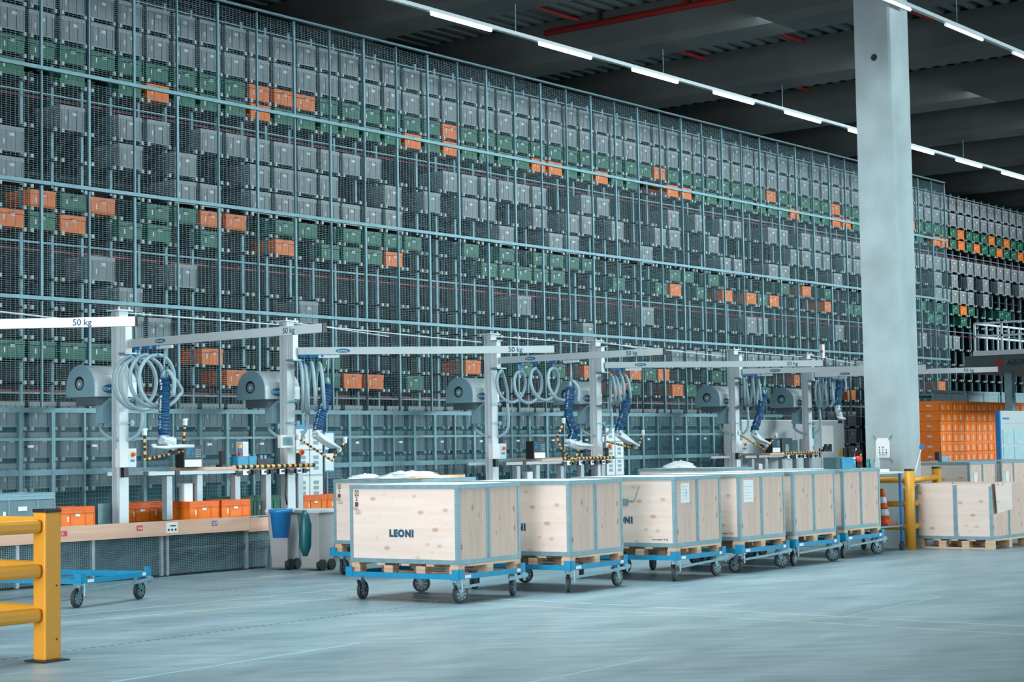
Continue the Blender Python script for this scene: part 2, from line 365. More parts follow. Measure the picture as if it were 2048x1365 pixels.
# bracket: dark arm from the upright with two pale end tabs
k = MB(); k.box(-.02, -.13, -.035, .06, .62, -.005); k.m = 1
k.box(-.045, -.165, -.045, -.005, -.12, .005); k.box(.075, -.165, -.045, .115, -.12, .005); k.m = 0; k.box(-.03, -.13, -.03, .10, -.10, -.01)
tabm = mat('bracket end tab', (.52, .66, .66), .5, 0, .05, 4)
bk = k.mesh('shelf_bracket', [dark, tabm])
spots = []
for i in range(-2, NK-1):
    for z in LV.values(): spots.append((i*PT, z))
spots.sort(key=lambda s: (s[0]+KX)**2+(s[1]-3)**2)
inview = [s for s in spots if Q((KX+s[0], RY, s[1]))[0] > 0]
big = inview[:100]; bs = set(big)
for s in big:
    o = bpy.data.objects.new('shelf_bracket', bk); C.objects.link(o); o.parent = rack; o.location = (s[0], 0, s[1])
rest = MB(); bv = [tuple(v.co) for v in bk.vertices]; bf = [tuple(p.vertices) for p in bk.polygons]; bmi = [p.material_index for p in bk.polygons]
for s in spots:
    if s in bs: continue
    b0 = len(rest.v); rest.v += [(v[0]+s[0], v[1], v[2]+s[1]) for v in bv]; rest.f += [tuple(b0+i for i in f) for f in bf]; rest.mi += bmi
tag(rest.build('shelf_bracket', [dark, tabm], rack), kind='stuff')
# rear racking rows in the dark behind
rear = mat('shade-dark rear steel', (.03, .05, .06), .6, .2, .2, 5)  # steel coloured near black to imitate the unlit depth behind the totes
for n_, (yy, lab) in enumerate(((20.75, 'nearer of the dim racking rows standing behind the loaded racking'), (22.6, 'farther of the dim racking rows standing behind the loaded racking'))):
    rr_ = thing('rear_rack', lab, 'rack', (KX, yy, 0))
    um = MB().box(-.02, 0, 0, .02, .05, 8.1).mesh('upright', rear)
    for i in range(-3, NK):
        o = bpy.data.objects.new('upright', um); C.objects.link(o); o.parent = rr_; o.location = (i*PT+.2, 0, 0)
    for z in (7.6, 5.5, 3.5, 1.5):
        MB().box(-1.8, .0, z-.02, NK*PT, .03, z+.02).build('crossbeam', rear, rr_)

def tote_mesh(name, h, body, rim, back, seed=0, red_dot=False):
    w2, d = .213, .56; k = MB(); rng = random.Random(seed)
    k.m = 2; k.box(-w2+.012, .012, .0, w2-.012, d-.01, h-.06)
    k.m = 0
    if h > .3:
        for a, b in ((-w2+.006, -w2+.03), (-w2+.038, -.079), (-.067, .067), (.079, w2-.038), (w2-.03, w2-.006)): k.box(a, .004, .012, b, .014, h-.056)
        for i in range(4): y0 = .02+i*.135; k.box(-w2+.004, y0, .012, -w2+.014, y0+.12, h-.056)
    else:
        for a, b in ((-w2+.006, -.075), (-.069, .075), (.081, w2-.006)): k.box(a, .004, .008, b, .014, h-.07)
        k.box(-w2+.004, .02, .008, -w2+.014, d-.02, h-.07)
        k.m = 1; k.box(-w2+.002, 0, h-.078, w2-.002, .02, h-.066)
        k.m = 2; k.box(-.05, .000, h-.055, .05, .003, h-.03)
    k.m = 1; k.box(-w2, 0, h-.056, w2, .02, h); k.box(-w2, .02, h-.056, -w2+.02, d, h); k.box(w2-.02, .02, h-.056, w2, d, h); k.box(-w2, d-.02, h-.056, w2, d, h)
    k.box(-w2+.006, .002, 0, w2-.006, .016, .014)
    k.m = 3; q = rng.uniform(-.01, .02)
    k.box(-.02+q, .0005, h*.62, .055+q, .003, h*.62+.042)
    k.box(-.125, .0005, h*.3+q, -.105, .003, h*.3+.07+q)
    if red_dot: k.m = 4; k.box(-.13, .0004, h*.5, -.105, .003, h*.5+.025)
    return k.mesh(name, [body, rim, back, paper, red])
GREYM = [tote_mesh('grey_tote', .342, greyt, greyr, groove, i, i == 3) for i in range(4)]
GRM = [tote_mesh('green_tote', .236, green, greenr, mat('green groove shade', (.004, .06, .04), .6), i) for i in range(2)]  # darker green at the back imitates shade in the recesses
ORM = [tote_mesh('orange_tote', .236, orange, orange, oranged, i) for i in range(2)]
def rg(*a):
    out = []
    for x in a: out += list(range(x[0], x[1]+1)) if isinstance(x, tuple) else [x]
    return out
PIL = set(range(48, 53))
grey = {'A1': rg((-2, 69)), 'A2': rg((-2, 69)), 'B1': rg(1, 3, 4, (6, 13), (17, 22), 25, 26, 31, 33, 35, 36, 39, 40, (42, 47), (53, 69)),
        'B2': rg(-1, 3, 5, (8, 11), 14, 16, 18, 19, 22, 24, 25, 27, 30, 31, 34, (41, 44), 46, 47, 53, 56, 58, 60, 62, 64, 65, 67),
        'B3': rg(-1, 5, 6, (8, 14), 20, 23, 24, 29, 35, 36, 39, 40, 45, (56, 60), 62), 'C1': rg(2, 5, 21, 29, 37, 38, 45, 54, 57, 58),
        'C2': rg(3, 10, 25), 'C3': rg(3, 4, (31, 47)), 'D1': rg((-2, 46)), 'D2': rg((-2, 46)), 'D3': rg((-2, 46))}
oran = {'A3': rg(8, 9, 10, 17, 30, 39, 45, 53, 59, 63, 65), 'A4': rg(4, 8, 15, 17, 22, 23, 26, 31, 32, 41, 45, 46, 56, 57, 59, 61, 64, 67),
        'B4': rg(0, 2, 6, 7, 42, 59), 'B5': rg(-1, 1, 9, 14, 31, 35, 37, 39, 44), 'C4': rg(6, 18, 25, 28, 30, 41, 56), 'C5': rg(7, 12, 13, 27, 31, 46)}
gree = {'A3': [k for k in range(-2, 70) if k not in oran['A3']],
        'A4': rg(-1, 1, 3, 5, 6, 7, (9, 14), 16, 18, 19, 20, 21, 24, 25, 27, 28, (33, 40), 42, 43, 44, 47, 53, 54, 58, 60, 62, 63, 65, 66),
        'B4': rg(1, 4, 5, 9, 10, (12, 15), 18, 20, (22, 25), 31, 32, 34, 40, 44, 54, 56, 58, 60, 64, 65),
        'B5': rg(0, 3, 4, 6, 11, 12, 13, (19, 23), 27, 30, 33, 38, 46, 47, 55, 56, 59), 'C4': rg(-1, 0, 1, 2, 11, 21, 23, 29, 34, 35, 53), 'C5': rg(11, 15, 28, 32, 38, 53)}
ROWN = {n: ordinal(i+1) for i, n in enumerate(LV)}
jobs = []
for colr, table, ms in (('grey', grey, GREYM), ('orange', oran, ORM), ('green', gree, GRM)):
    for row, ks in table.items():
        nl = nr = 0
        for k_ in sorted(ks):
            if k_ in PIL or (row in ('D1', 'D2', 'D3') and k_ > 46): continue
            x = KX+PT*k_+.27; px = Q((x, RY, LV[row]+.15))[0]
            if px < -14 or px > 2060: continue
            if k_ < 48: nl += 1; where = f'{ordinal(nl)} from the left in the {ROWN[row]} racking row from the top'
            else: nr += 1; where = f'{ordinal(nr)} right of the pillar in the {ROWN[row]} racking row from the top'
            jobs.append((colr, ms, row, k_, x, where))
gj = sorted([j for j in jobs if j[0] == 'grey'], key=lambda j: j[3])
keep = set(id(j) for j in gj[:300]); stuffed = MB(); rng = random.Random(3)
for j in jobs:
    colr, ms, row, k_, x, where = j
    me = ms[rng.randrange(len(ms))]; z = LV[row]
    if colr == 'grey' and id(j) not in keep:
        b0 = len(stuffed.v); stuffed.v += [(v.co.x+x, v.co.y+RY-.01, v.co.z+z) for v in me.vertices]
        stuffed.f += [tuple(b0+i for i in p.vertices) for p in me.polygons]; stuffed.mi += [p.material_index for p in me.polygons]; continue
    o = bpy.data.objects.new(colr+'_tote', me); C.objects.link(o); o.location = (x, RY-.01+rng.uniform(-.015, .015), z)
    tag(o, f'{colr} tote, {where}', 'tote', f'{colr} totes in the {ROWN[row]} racking row')
tag(stuffed.build('grey_tote', [greyt, greyr, groove, paper, red]), 'small distant grey totes filling the far right end of the racking', 'totes', kind='stuff')

# ------------------------------------------------------------------ low aluminium guard in front of the rack foot
LY = 18.15
g = thing('guard_partition', 'low aluminium framed guard partition along the foot of the racking', 'fence', (12.6, LY, 0))
for z, h in ((2.06, .03), (1.70, .018), (1.29, .035), (.12, .03)): MB().box(-.4, -.02, z-h, 19.8, .02, z+h).build('rail', fst, g)
random.seed(9)
for i in range(41):
    w_ = .026 if i % 3 != 1 else .014
    MB().box(i*.488-w_, -.025, 0, i*.488+w_, .025, 2.04).build('post', fst, g)
k = MB(); z = .15
while z < 1.26: k.box(-.4, .021, z, 19.8, .023, z+.003); z += .05
x = -.4
while x < 19.8: k.box(x, .022, .15, x+.003, .024, 1.26); x += .05
k.build('infill_mesh', wire, g)
MB().box(-.4, .026, .15, 19.8, .030, 2.03).build('clear_panel', mat('tinted clear panel', (.07, .22, .28), .2, 0, .05, 2, alpha=.22), g)
b = MB()
for i in range(21): b.box(i*.976+.1, -.05, 1.60, i*.976+.17, -.02, 1.63)
b.build('clip', white, g)
# ------------------------------------------------------------------ dollies, pallets and plywood crates
DW, DL = 1.13, 1.41
def make_dolly(tow=True):
    t = thing('pallet_dolly', None, 'dolly')
    for (x0, y0, x1, y1) in ((0, 0, DW, .008), (0, DL-.008, DW, DL), (0, .008, .008, DL-.008), (DW-.008, .008, DW, DL-.008)):
        k = MB().box(x0, y0, .235, x1, y1, .287)
        if y1-y0 < .02: k.box(x0+.01, min(max(y0, .008), DL-.06), .235, x1-.01, min(max(y0, .008), DL-.06)+.052, .243)
        else: k.box(min(max(x0, .008), DW-.06), y0, .235, min(max(x0, .008), DW-.06)+.052, y1, .243)
        k.build('rail', blue, t)
    MB().box(.06, DL/2-.03, .235, DW-.06, DL/2+.03, .243).build('cross_member', blue, t)
    for sx in (0, 1):
        for sy in (0, 1):
            x = -.006 if sx == 0 else DW+.006-.085; y = -.006 if sy == 0 else DL+.006-.085; k = MB()
            xo = x if sx == 0 else x+.079; yo = y if sy == 0 else y+.079
            k.box(xo, y, .232, xo+.006, y+.085, .333); k.box(x, yo, .232, x+.085, yo+.006, .333)
            k.build('corner_bracket', blue, t)
    cm = MB().cyl((-.045, -.018, .092), (-.045, .018, .092), .092, n=26)
    wm = cm; rimm = MB()
    rimm.cyl((-.045, -.0195, .092), (-.045, .0195, .092), .066, n=20)
    hub = MB()
    for i in range(8):
        a = i*PI/4; hub.bar((-.045, -.021, .092), (-.045+.062*math.cos(a), -.021, .092+.062*math.sin(a)), .012, .006, (0, 1, 0)); hub.bar((-.045, .021, .092), (-.045+.062*math.cos(a), .021, .092+.062*math.sin(a)), .012, .006, (0, 1, 0))
    hub.cyl((-.045, -.028, .092), (-.045, .028, .092), .014, n=10)
    fk = MB()
    for s in (-1, 1): fk.prism([(-.062, .075), (-.03, .075), (.035, .2), (-.04, .2)], 'Y', s*.026-.002, s*.026+.002)
    fk.box(-.04, -.03, .196, .04, .03, .202); fk.cyl((0, 0, .2), (0, 0, .222), .03, n=14); fk.box(-.05, -.04, .222, .05, .04, .2345)
    first = None
    for i, (x, y) in enumerate(((.1, .1), (DW-.1, .1), (.1, DL-.1), (DW-.1, DL-.1))):
        if first is None:
            c = fk.build('caster', galv, t); tw = wm.build('tyre', rubber, c, smooth=False, bevel=.006); r_ = rimm.build('rim', mat('wheel disc', (.09, .145, .165), .5), c); h_ = hub.build('spokes', wheelg, c); first = (c, [(tw, []), (r_, []), (h_, [])])
            c.location = (x, y, 0)
        else: clone(first[0], first[1], loc=(x, y, 0), parent=t)
    if tow:
        k = MB(); k.bar((.02, -.03, .165), (DW-.03, -.03, .2), .03, .022); k.bar((DW-.35, -.045, .19), (DW-.02, -.045, .215), .014, .03); k.cyl((.02, -.03, .12), (.02, -.03, .24), .009, n=8); k.cyl((DW-.06, -.03, .16), (DW-.06, -.03, .24), .012, n=8)
        k.box(.0, -.045, .225, .05, 0, .234); k.box(DW-.09, -.045, .225, DW-.03, 0, .234)
        k.build('tow_bar', galv, t)
        k = MB().box(.1, -.002, .245, .2, .0, .275).box(DW-.14, -.002, .248, DW-.06, 0, .28); k.build('rail_label', paper, t)
    return t
dolly0 = make_dolly(); DT = tree(dolly0)
def make_pallet(w_=1.06, l_=1.34, h=.13):
    t = thing('wooden_pallet', None, 'pallet')
    for x in (0, w_/2-.05, w_-.1): MB().box(x, 0, 0, x+.1, l_, .02).build('bottom_board', pine, t)
    k = MB()
    for y in (0, l_*.22, l_*.45, l_*.68, l_-.1): k.box(0, y, h-.022, w_, y+.1, h)
    k.build('deck_board', pine, t)
    b = MB().box(0, 0, .02, .1, .11, h-.022).mesh('block', pine)
    for x in (0, w_/2-.05, w_-.1):
        for y in (0, l_*.303, l_*.606, l_-.11):
            o = bpy.data.objects.new('block', b); C.objects.link(o); o.parent = t; o.location = (x, y, 0)
    return t
pal0 = make_pallet(); PLT = tree(pal0)
def make_crate(w_=1.06, l_=1.35, h=.77, strut=True, lid=True):
    t = thing('plywood_crate', None, 'crate')
    MB().box(.004, .004, .004, .016, l_-.004, h-.006).build('side_panel', ply, t)
    MB().box(w_-.016, .004, .004, w_-.004, l_-.004, h-.006).build('side_panel', ply, t)
    MB().box(.016, .004, .004, w_-.016, .016, h-.006).build('end_panel', ply2, t)
    MB().box(.016, l_-.016, .004, w_-.016, l_-.004, h-.006).build('end_panel', ply2, t)
    def ring(z0, z1, o_): return MB().box(-o_, -o_, z0, w_+o_, .003, z1).box(-o_, l_-.003, z0, w_+o_, l_+o_, z1).box(-o_, .003, z0, .003, l_-.003, z1).box(w_-.003, .003, z0, w_+o_, l_-.003, z1)
    ring(-.002, .042, .001).build('bottom_rim', galv, t)
    if lid:
        ring(h-.038, h+.004, .006).build('top_rim', galv, t)
        MB().box(.003, .003, h-.006, w_-.003, l_-.003, h+.001).build('lid', mat('overexposed lid plywood', (.74, .74, .70), .5, 0, .04, 3), t)  # plywood lid paled to imitate overexposure from above
    else: MB().box(.016, .016, .004, w_-.016, l_-.016, .02).build('base_board', ply2, t)
    for x in (0, w_):
        for y in (0, l_):
            k = MB(); sx = 1 if x == 0 else -1; sy = 1 if y == 0 else -1
            X_ = sorted((x-sx*.004, x+sx*.034)); Y_ = sorted((y-sy*.004, y+sy*.004)); k.box(X_[0], Y_[0], .0, X_[1], Y_[1], h-.04)
            X_ = sorted((x-sx*.004, x+sx*.004)); Y_ = sorted((y+sy*.004, y+sy*.034)); k.box(X_[0], Y_[0], .0, X_[1], Y_[1], h-.04)
            k.m = 1
            for i in range(24):
                z = .05+i*.0285
                if y == 0: k.box(x+sx*.016, -.0055, z, x+sx*.022, -.004, z+.006)
                if x == 0: k.box(-.0055, y+sy*.016, z, -.004, y+sy*.022, z+.006)
            k.build('corner_profile', [galv, mat('rivet', (.62, .72, .75), .4, .3)], t)
    if strut:
        k = MB().box(w_*.48-.026, -.002, .04, w_*.48+.026, .006, h-.04); k.m = 1; k.box(w_*.48-.004, -.006, .04, w_*.48+.004, -.002, h-.05); k.build('strut', [galv, galvd], t)
    return t
crate0 = make_crate(); CT = tree(crate0)
CR = [((13.41, 11.10), 3.0), ((14.93, 10.87), 3.4), ((16.70, 10.72), 3.2), ((18.11, 10.735), 0.), ((19.40, 10.74), -.5), ((20.95, 10.87), .4)]
BR = [((15.92, 13.71), 3.), ((22.60, 13.80), 0.)]
dl = ['blue wheeled dolly under the nearest crate with blue lettering', 'blue wheeled dolly under the second crate from the left', 'blue wheeled dolly under the third crate with a taped paper', 'blue wheeled dolly under the fourth crate from the left', 'blue wheeled dolly under the fifth crate from the left', 'blue wheeled dolly under the last crate beside the shelf trolley', 'blue wheeled dolly in the back row behind the nearest crate', 'blue wheeled dolly in the back row behind the third to fifth crates']
pl_ = ['pallet under the nearest crate with blue lettering', 'pallet under the second crate from the left', 'pallet under the third crate with a taped paper', 'pallet under the fourth crate from the left', 'pallet under the fifth crate from the left', 'pallet under the last crate beside the shelf trolley', 'pallet in the back row behind the nearest crate', 'pallet in the back row behind the third to fifth crates']
cl_ = ['nearest plywood crate with steel edges and full blue lettering on its side', 'second plywood crate on a dolly, last two blue letters showing', 'third plywood crate with a metal patch and a taped paper', 'fourth plywood crate with a white sheet on its end', 'fifth plywood crate in the dolly row, reddish wood on its right half', 'sixth and last plywood crate in the dolly row, bottles on its lid', 'plywood crate of the back row behind the nearest crate, film on top', 'plywood crate of the back row far behind, only its top edge showing']
inks = navy; marks = mat('black printed ink', (.06, .07, .08), .7)
crates = []; random.seed(12)
for i, ((x, y), a) in enumerate(CR+BR):
    a = math.radians(a); c, s = math.cos(a), math.sin(a)
    loc = lambda u, v, z: (x+c*u-s*v, y+s*u+c*v, z)
    d = dolly0 if i == 0 else clone(dolly0, DT)
    d.location = loc(-.045, -.035, 0); d.rotation_euler = (0, 0, a); tag(d, dl[i], 'dolly', 'blue pallet dollies')
    for q, ch in enumerate([o for o in kids(d) if o.name.startswith('caster')]): ch.rotation_euler = (0, 0, [(2.95, 3.5, 3.3, 2.2), (3.7, 3.1, 3.3, 2.6), (3.5, 3.0, 3.6, 3.0), (4.6, 2.4, 3.4, 2.2), (3.3, 2.3, 4.2, 2), (3.5, 2.6, 3, 3.5), (3.2, 3.3, 3.3, 3.), (0, 1, 2, 1)][i][q])
    p = pal0 if i == 0 else clone(pal0, PLT); p.location = loc(0, 0, .2445); p.rotation_euler = (0, 0, a); tag(p, 'raw pine '+pl_[i], 'pallet', 'pallets under the plywood crates')
    k = crate0 if i == 0 else clone(crate0, CT); k.location = loc(0, 0, .378); k.rotation_euler = (0, 0, a); tag(k, cl_[i], 'crate', 'plywood crates on dollies'); crates.append(k)
def on_side(t, y0, z0, s, size, bold=0, m=inks, name='lettering'): return text(s, size, (-.0005, y0, z0), (0, -1, 0), (0, 0, 1), t, m, name, bold, world=False, space=1.2)
for i in (0, 1, 2): on_side(crates[i], .85, .262, 'LEONI', .094, .006)
for i in (0, 6):
    t = crates[i]; k = MB()
    for (ya, yb, za, zb) in ((1.135, 1.09, .715, .72), (1.135, 1.09, .66, .665), (1.135, 1.132, .66, .72), (1.093, 1.09, .66, .72), (1.133, 1.093, .555, .60), (1.135, 1.09, .53, .532), (1.125, 1.07, .515, .518), (1.13, 1.05, .50, .502), (1.13, 1.06, .485, .487)): k.box(-.0012, yb+.155, za, .003, ya+.155, zb)
    k.bar((0, 1.287, .663), (0, 1.248, .717), .003, .003); k.bar((0, 1.287, .717), (0, 1.248, .663), .003, .003)
    k.build('printed_marks', marks, t); on_side(t, 1.282, .612, '2' if i == 0 else '1', .055, .001, marks)
for i in (2, 3): on_side(crates[i], .30, .075, 'Tara weight: 70 kg', .022, .0005, marks)
# third crate: metal patch and crack; papers on end faces
k = MB().box(-.004, .60, .46, .002, .98, .53); k.m = 1; k.box(-.005, .52, .505, .002, .62, .512); k.bar((-.001, .52, .508), (-.001, .45, .68), .003, .003)
k.build('repair_plate', [galv, galvd], crates[2])
for i, u, z0, ww, hh_ in ((2, .14, .48, .19, .22), (3, .10, .44, .22, .26)):
    k = MB().box(u, -.001, z0, u+ww, .004, z0+hh_); k.m = 1
    for j in range(5): k.box(u+.02, -.002, z0+.04+j*.035, u+ww-.03-(j % 2)*.04, 0, z0+.045+j*.035)
    if i == 2: k.m = 1; k.box(u+.11, -.0022, z0+.06, u+.13, 0, z0+.15)
    k.build('taped_sheet', [paper, mat('faint print', (.45, .52, .55), .7)], crates[i])
# plain wood tones of single panels
random.seed(5)
# film and bags on the back crates
def blob(name, label, pts, m, cat='film'):
    k = MB(); n = 14
    for (x, y, z, rx, ry, rz) in pts:
        b0 = len(k.v)
        for i in range(9):
            for j in range(n):
                a = i/8*PI/2; b = 2*PI*j/n; q = 1+.13*math.sin(3*b+i)+.08*math.sin(7*b)+random.uniform(-.09, .09)
                k.v.append((x+rx*math.cos(a)*math.cos(b)*q, y+ry*math.cos(a)*math.sin(b)*q, z+rz*math.sin(a)*(1+.25*math.sin(4*b)+random.uniform(-.25, .2))))
        for i in range(8):
            for j in range(n): k.f.append((b0+i*n+j, b0+i*n+(j+1)%n, b0+(i+1)*n+(j+1)%n, b0+(i+1)*n+j)); k.mi.append(0)
    return tag(k.build(name, m, smooth=True), label, cat)
blob('film_wrap', 'crumpled white plastic film lying on the back crate behind the nearest crate', [(16.35, 14.25, 1.155, .32, .42, .075), (16.2, 14.85, 1.155, .2, .2, .05)], film)
blob('film_wrap', 'small heap of white plastic film on the far back crate', [(22.85, 14.55, 1.155, .22, .25, .09)], film)
p = P(855, 963, Z=1.155)
MB
tag(MB().box(15.98, 13.86, 1.1565, 16.9, 13.96, 1.185).build('timber_batten', pine), 'thin timber batten lying on the back crate beside crumpled film', 'batten')
# empty dolly at the left
ra = math.radians(13); ex, ey = 12.42, 14.42
ed = clone(dolly0, DT, loc=(ex-DW*math.cos(ra), ey-DW*math.sin(ra), 0), rz=ra, label='empty blue wheeled dolly standing at the left behind the yellow barrier'); ed['group'] = 'blue pallet dollies'
for q, ch in enumerate([o for o in kids(ed) if o.name.startswith('caster')]): ch.rotation_euler = (0, 0, (.1, 3.2, .4, 3.5)[q])
# ------------------------------------------------------------------ crates at the right edge
cr = make_crate(1.25, 1.12, .77, True, False); tag(cr, 'open plywood crate on a floor pallet right of the pillar, end flap folded out', 'crate')
cr.location = (23.45, 9.92, .132); cr.rotation_euler = (0, 0, .0)
# mid strut on the long side
k = MB().box(-.003, .50, .04, .004, .56, .75); k.m = 1; k.box(-.006, .525, .04, -.002, .535, .74); k.build('strut', [galv, galvd], cr)
k = MB().prism([(.05, .77), (.60, .77), (.60, .40), (.10, .36)], 'Y', -.05, -.035); k.build('flap', ply, cr)
pp = make_pallet(1.25, 1.12, .13); pp.location = (23.45, 9.92, 0); tag(pp, 'pine pallet on the floor under the open crate right of the pillar', 'pallet')
for i, (x, y, lab) in enumerate(((26.95, 11.75, 'plywood crate behind the open crate, just right of the pillar, plain side'), (28.15, 11.72, 'plywood crate at the right edge behind the open crate, with a light sheet'), (29.35, 11.7, 'plywood crate farthest right in the row behind the open crate'))):
    k = clone(crate0, CT, loc=(x, y, .378), rz=0, label=lab); k['group'] = 'plywood crates at the right'
    for ch in kids(k):
        if ch.name.startswith(('lettering', 'printed')): bpy.data.objects.remove(ch)
    d = clone(dolly0, DT, loc=(x-.045, y-.035, 0), rz=0, label='blue wheeled dolly under the '+('crate just right of the pillar', 'crate with light sheet at the right edge', 'farthest crate at the right edge')[i]); d['group'] = 'blue pallet dollies at the right'
    p = clone(pal0, PLT, loc=(x, y, .2445), rz=0, label='pine pallet under the '+('crate just right of the pillar', 'crate with light sheet at the right edge', 'farthest crate at the right edge')[i])
    if i < 2: MB().box(.16, -.003, .42, .3, .004, .60).build('taped_sheet', film, k)
# ------------------------------------------------------------------ yellow barriers
def post(name, x, y, h, sq=.075):
    t = thing(name, None, 'barrier', (x, y, 0))
    return t
yp = thing('guard_rail', 'yellow plastic barrier with square post and three rails at the left foreground', 'barrier', (8.32, 10.80, 0))
MB().box(-.072, -.072, .012, .072, .072, 1.085).build('post', yellow, yp, bevel=.012)
MB().box(-.076, -.076, 1.085, .076, .076, 1.11).build('post_cap', dark, yp, bevel=.006)
k = MB().box(-.115, -.115, 0, .115, .115, .012)
k.build('base_plate', dark, yp)
for z in (.935, .61, .29):
    MB().box(-2.4, -.05, z, -.072, .05, z+.10).build('rail', yellow, yp, bevel=.03)
    MB().box(-.05, .072, z+.015, .05, 1.9, z+.115).build('rail', yellow, yp, bevel=.03)
k = MB()
for z in (.16, .55): k.cyl((.03, -.074, z), (.03, -.07, z), .008, n=8)
k.build('screw', dark, yp)
MB().box(-2.45, -.072, .012, -2.4, .072, 1.085).build('post', yellow, yp); MB().box(-.072, 1.9, .012, .072, 2.04, 1.085).build('post', yellow, yp, bevel=.012)
yr = thing('guard_rail', 'yellow barrier with round posts protecting the foot of the concrete pillar', 'barrier', (23.04, 10.93, 0))
p2_ = P(1877, 1085, Z=0); ax, ay = p2_.x-23.04, p2_.y-10.93
for (x, y) in ((0, 0), (ax, ay), (-.05, 1.75)):
    MB().cyl((x, y, 0), (x, y, 1.09), .068, n=24).build('post', yellow, yr, smooth=True); MB().cyl((x, y, 1.09), (x, y, 1.115), .07, n=24).build('post_cap', dark, yr)
for z in (.96, .63, .31):
    MB().cyl((.06, .01, z), (ax-.06, ay-.01, z), .04, n=16).build('rail', yellow, yr, smooth=True); MB().cyl((0, .06, z), (-.05, 1.69, z), .04, n=16).build('rail', yellow, yr, smooth=True)
# ------------------------------------------------------------------ shelf trolley, cone, bottles
sh = thing('shelf_trolley', 'small blue framed shelf trolley beside the pillar with a cone on it', 'trolley', (22.13, 10.98, 0))
W_, L_ = .78, .62
for x in (.02, W_-.02):
    for y in (.02, L_-.02): MB().box(x-.015, y-.015, .12, x+.015, y+.015, 1.06).build('leg', blue2, sh)
MB().box(-.02, -.02, 1.06, W_+.02, L_+.02, 1.085).build('table_top', mat('pale worktop', (.72, .74, .72), .4), sh)
MB().box(.0, .0, .33, W_, L_, .35).build('shelf', galvd, sh)
for x in (.02, W_-.02):
    for y in (.02, L_-.02): MB().cyl((x, y-.015, .055), (x, y+.015, .055), .055, n=16).box(x-.02, y-.02, .08, x+.02, y+.02, .125).build('caster', rubber, sh)
cn = thing('traffic_cone', 'orange and white traffic cone standing on the lower trolley shelf', 'cone', (22.74, 11.2, .35))
conem = mat('cone orange', (.88, .10, .02), .5)
MB().box(-.15, -.15, 0, .15, .15, .025).build('base', conem, cn, bevel=.02)
MB().lathe([(.115, .025), (.10, .05), (.09, .13)], n=24).build('cone_body', conem, cn, smooth=True)
zz = [(.13, .22, 1), (.22, .30, 0), (.30, .39, 1), (.39, .50, 0)]
for a, b, w_ in zz:
    ra_ = .09-(a-.13)/.37*.065; rb = .09-(b-.13)/.37*.065
    MB().lathe([(ra_, a), (rb, b)], n=24).build('reflective_band' if w_ else 'cone_body', paper if w_ else conem, cn, smooth=True)
def bottle(name, label, x, y, z, r, h, body, cap, band=None, fill=None):
    t = thing(name, label, 'bottle', (x, y, z))
    MB().lathe([(r*.9, 0), (r, .01), (r, h*.55), (r*.9, h*.65), (r*.36, h*.86), (r*.34, h*.93)], n=18).build('body', body, t, smooth=True)
    MB().lathe([(r*.42, h*.93), (r*.42, h)], n=14).build('cap', cap, t)
    if band: MB().lathe([(r*1.02, h*.28), (r*1.02, h*.52)], n=18).build('label_band', band, t, smooth=True)
    return t
zt = 1.1525
bx = P(1725, 940, Z=zt); bottle('drink_bottle', 'large dark cola bottle with red label standing on the last crate lid', 21.80, 11.07, zt, .048, .30, cola, dark, red)
teal = mat('teal glass', (.01, .20, .22), .15)
bottle('small_bottle', 'small teal bottle standing right of the cola bottle, left one', 21.905, 10.99, zt, .022, .12, teal, dark)
bottle('small_bottle', 'small teal bottle standing right of the cola bottle, right one', 21.96, 10.99, zt, .022, .12, teal, dark)
bottle('water_bottle', 'clear plastic bottle behind the small teal bottles', 21.93, 11.16, zt, .035, .26, glassb, paper)
bottle('water_bottle', 'clear glass bottle standing on the shelf trolley top', 22.62, 11.2, 1.085, .035, .26, glassb, paper)
k = thing('cardboard_tray', 'white tray lying on the shelf trolley top below the notice', 'tray', (22.35, 11.1, 1.085))
MB().box(0, 0, 0, .42, .25, .008).box(0, 0, .008, .01, .25, .035).box(.41, 0, .008, .42, .25, .035).box(.01, 0, .008, .41, .01, .035).build('tray', paper, k)
MB().box(.04, -.002, .01, .14, 0, .03).build('printed_marks', navy, k)
x = 20.98
o = tag(MB().box(0, 0, 0, .28, .18, .145).build('storage_box', lblue, bevel=.008), 'bright blue small storage box on the last crate lid', 'box'); o.location = (21.33, 11.05, zt)
o = tag(MB().box(0, 0, 0, .12, .2, .15).build('storage_box', mat('dark teal plastic', (.02, .07, .08), .5), bevel=.008), 'dark box left of the bright blue box on the last crate lid', 'box'); o.location = (21.2, 11.08, zt)
t = thing('jar', 'squat blue jar with pale lid between the blue box and cola bottle', 'jar', (21.69, 11.12, zt)); MB().lathe([(.055, 0), (.06, .01), (.06, .10), (.05, .12)], n=18).build('body', lblue, t, smooth=True); MB().lathe([(.058, .12), (.058, .145)], n=18).build('lid', paper, t)
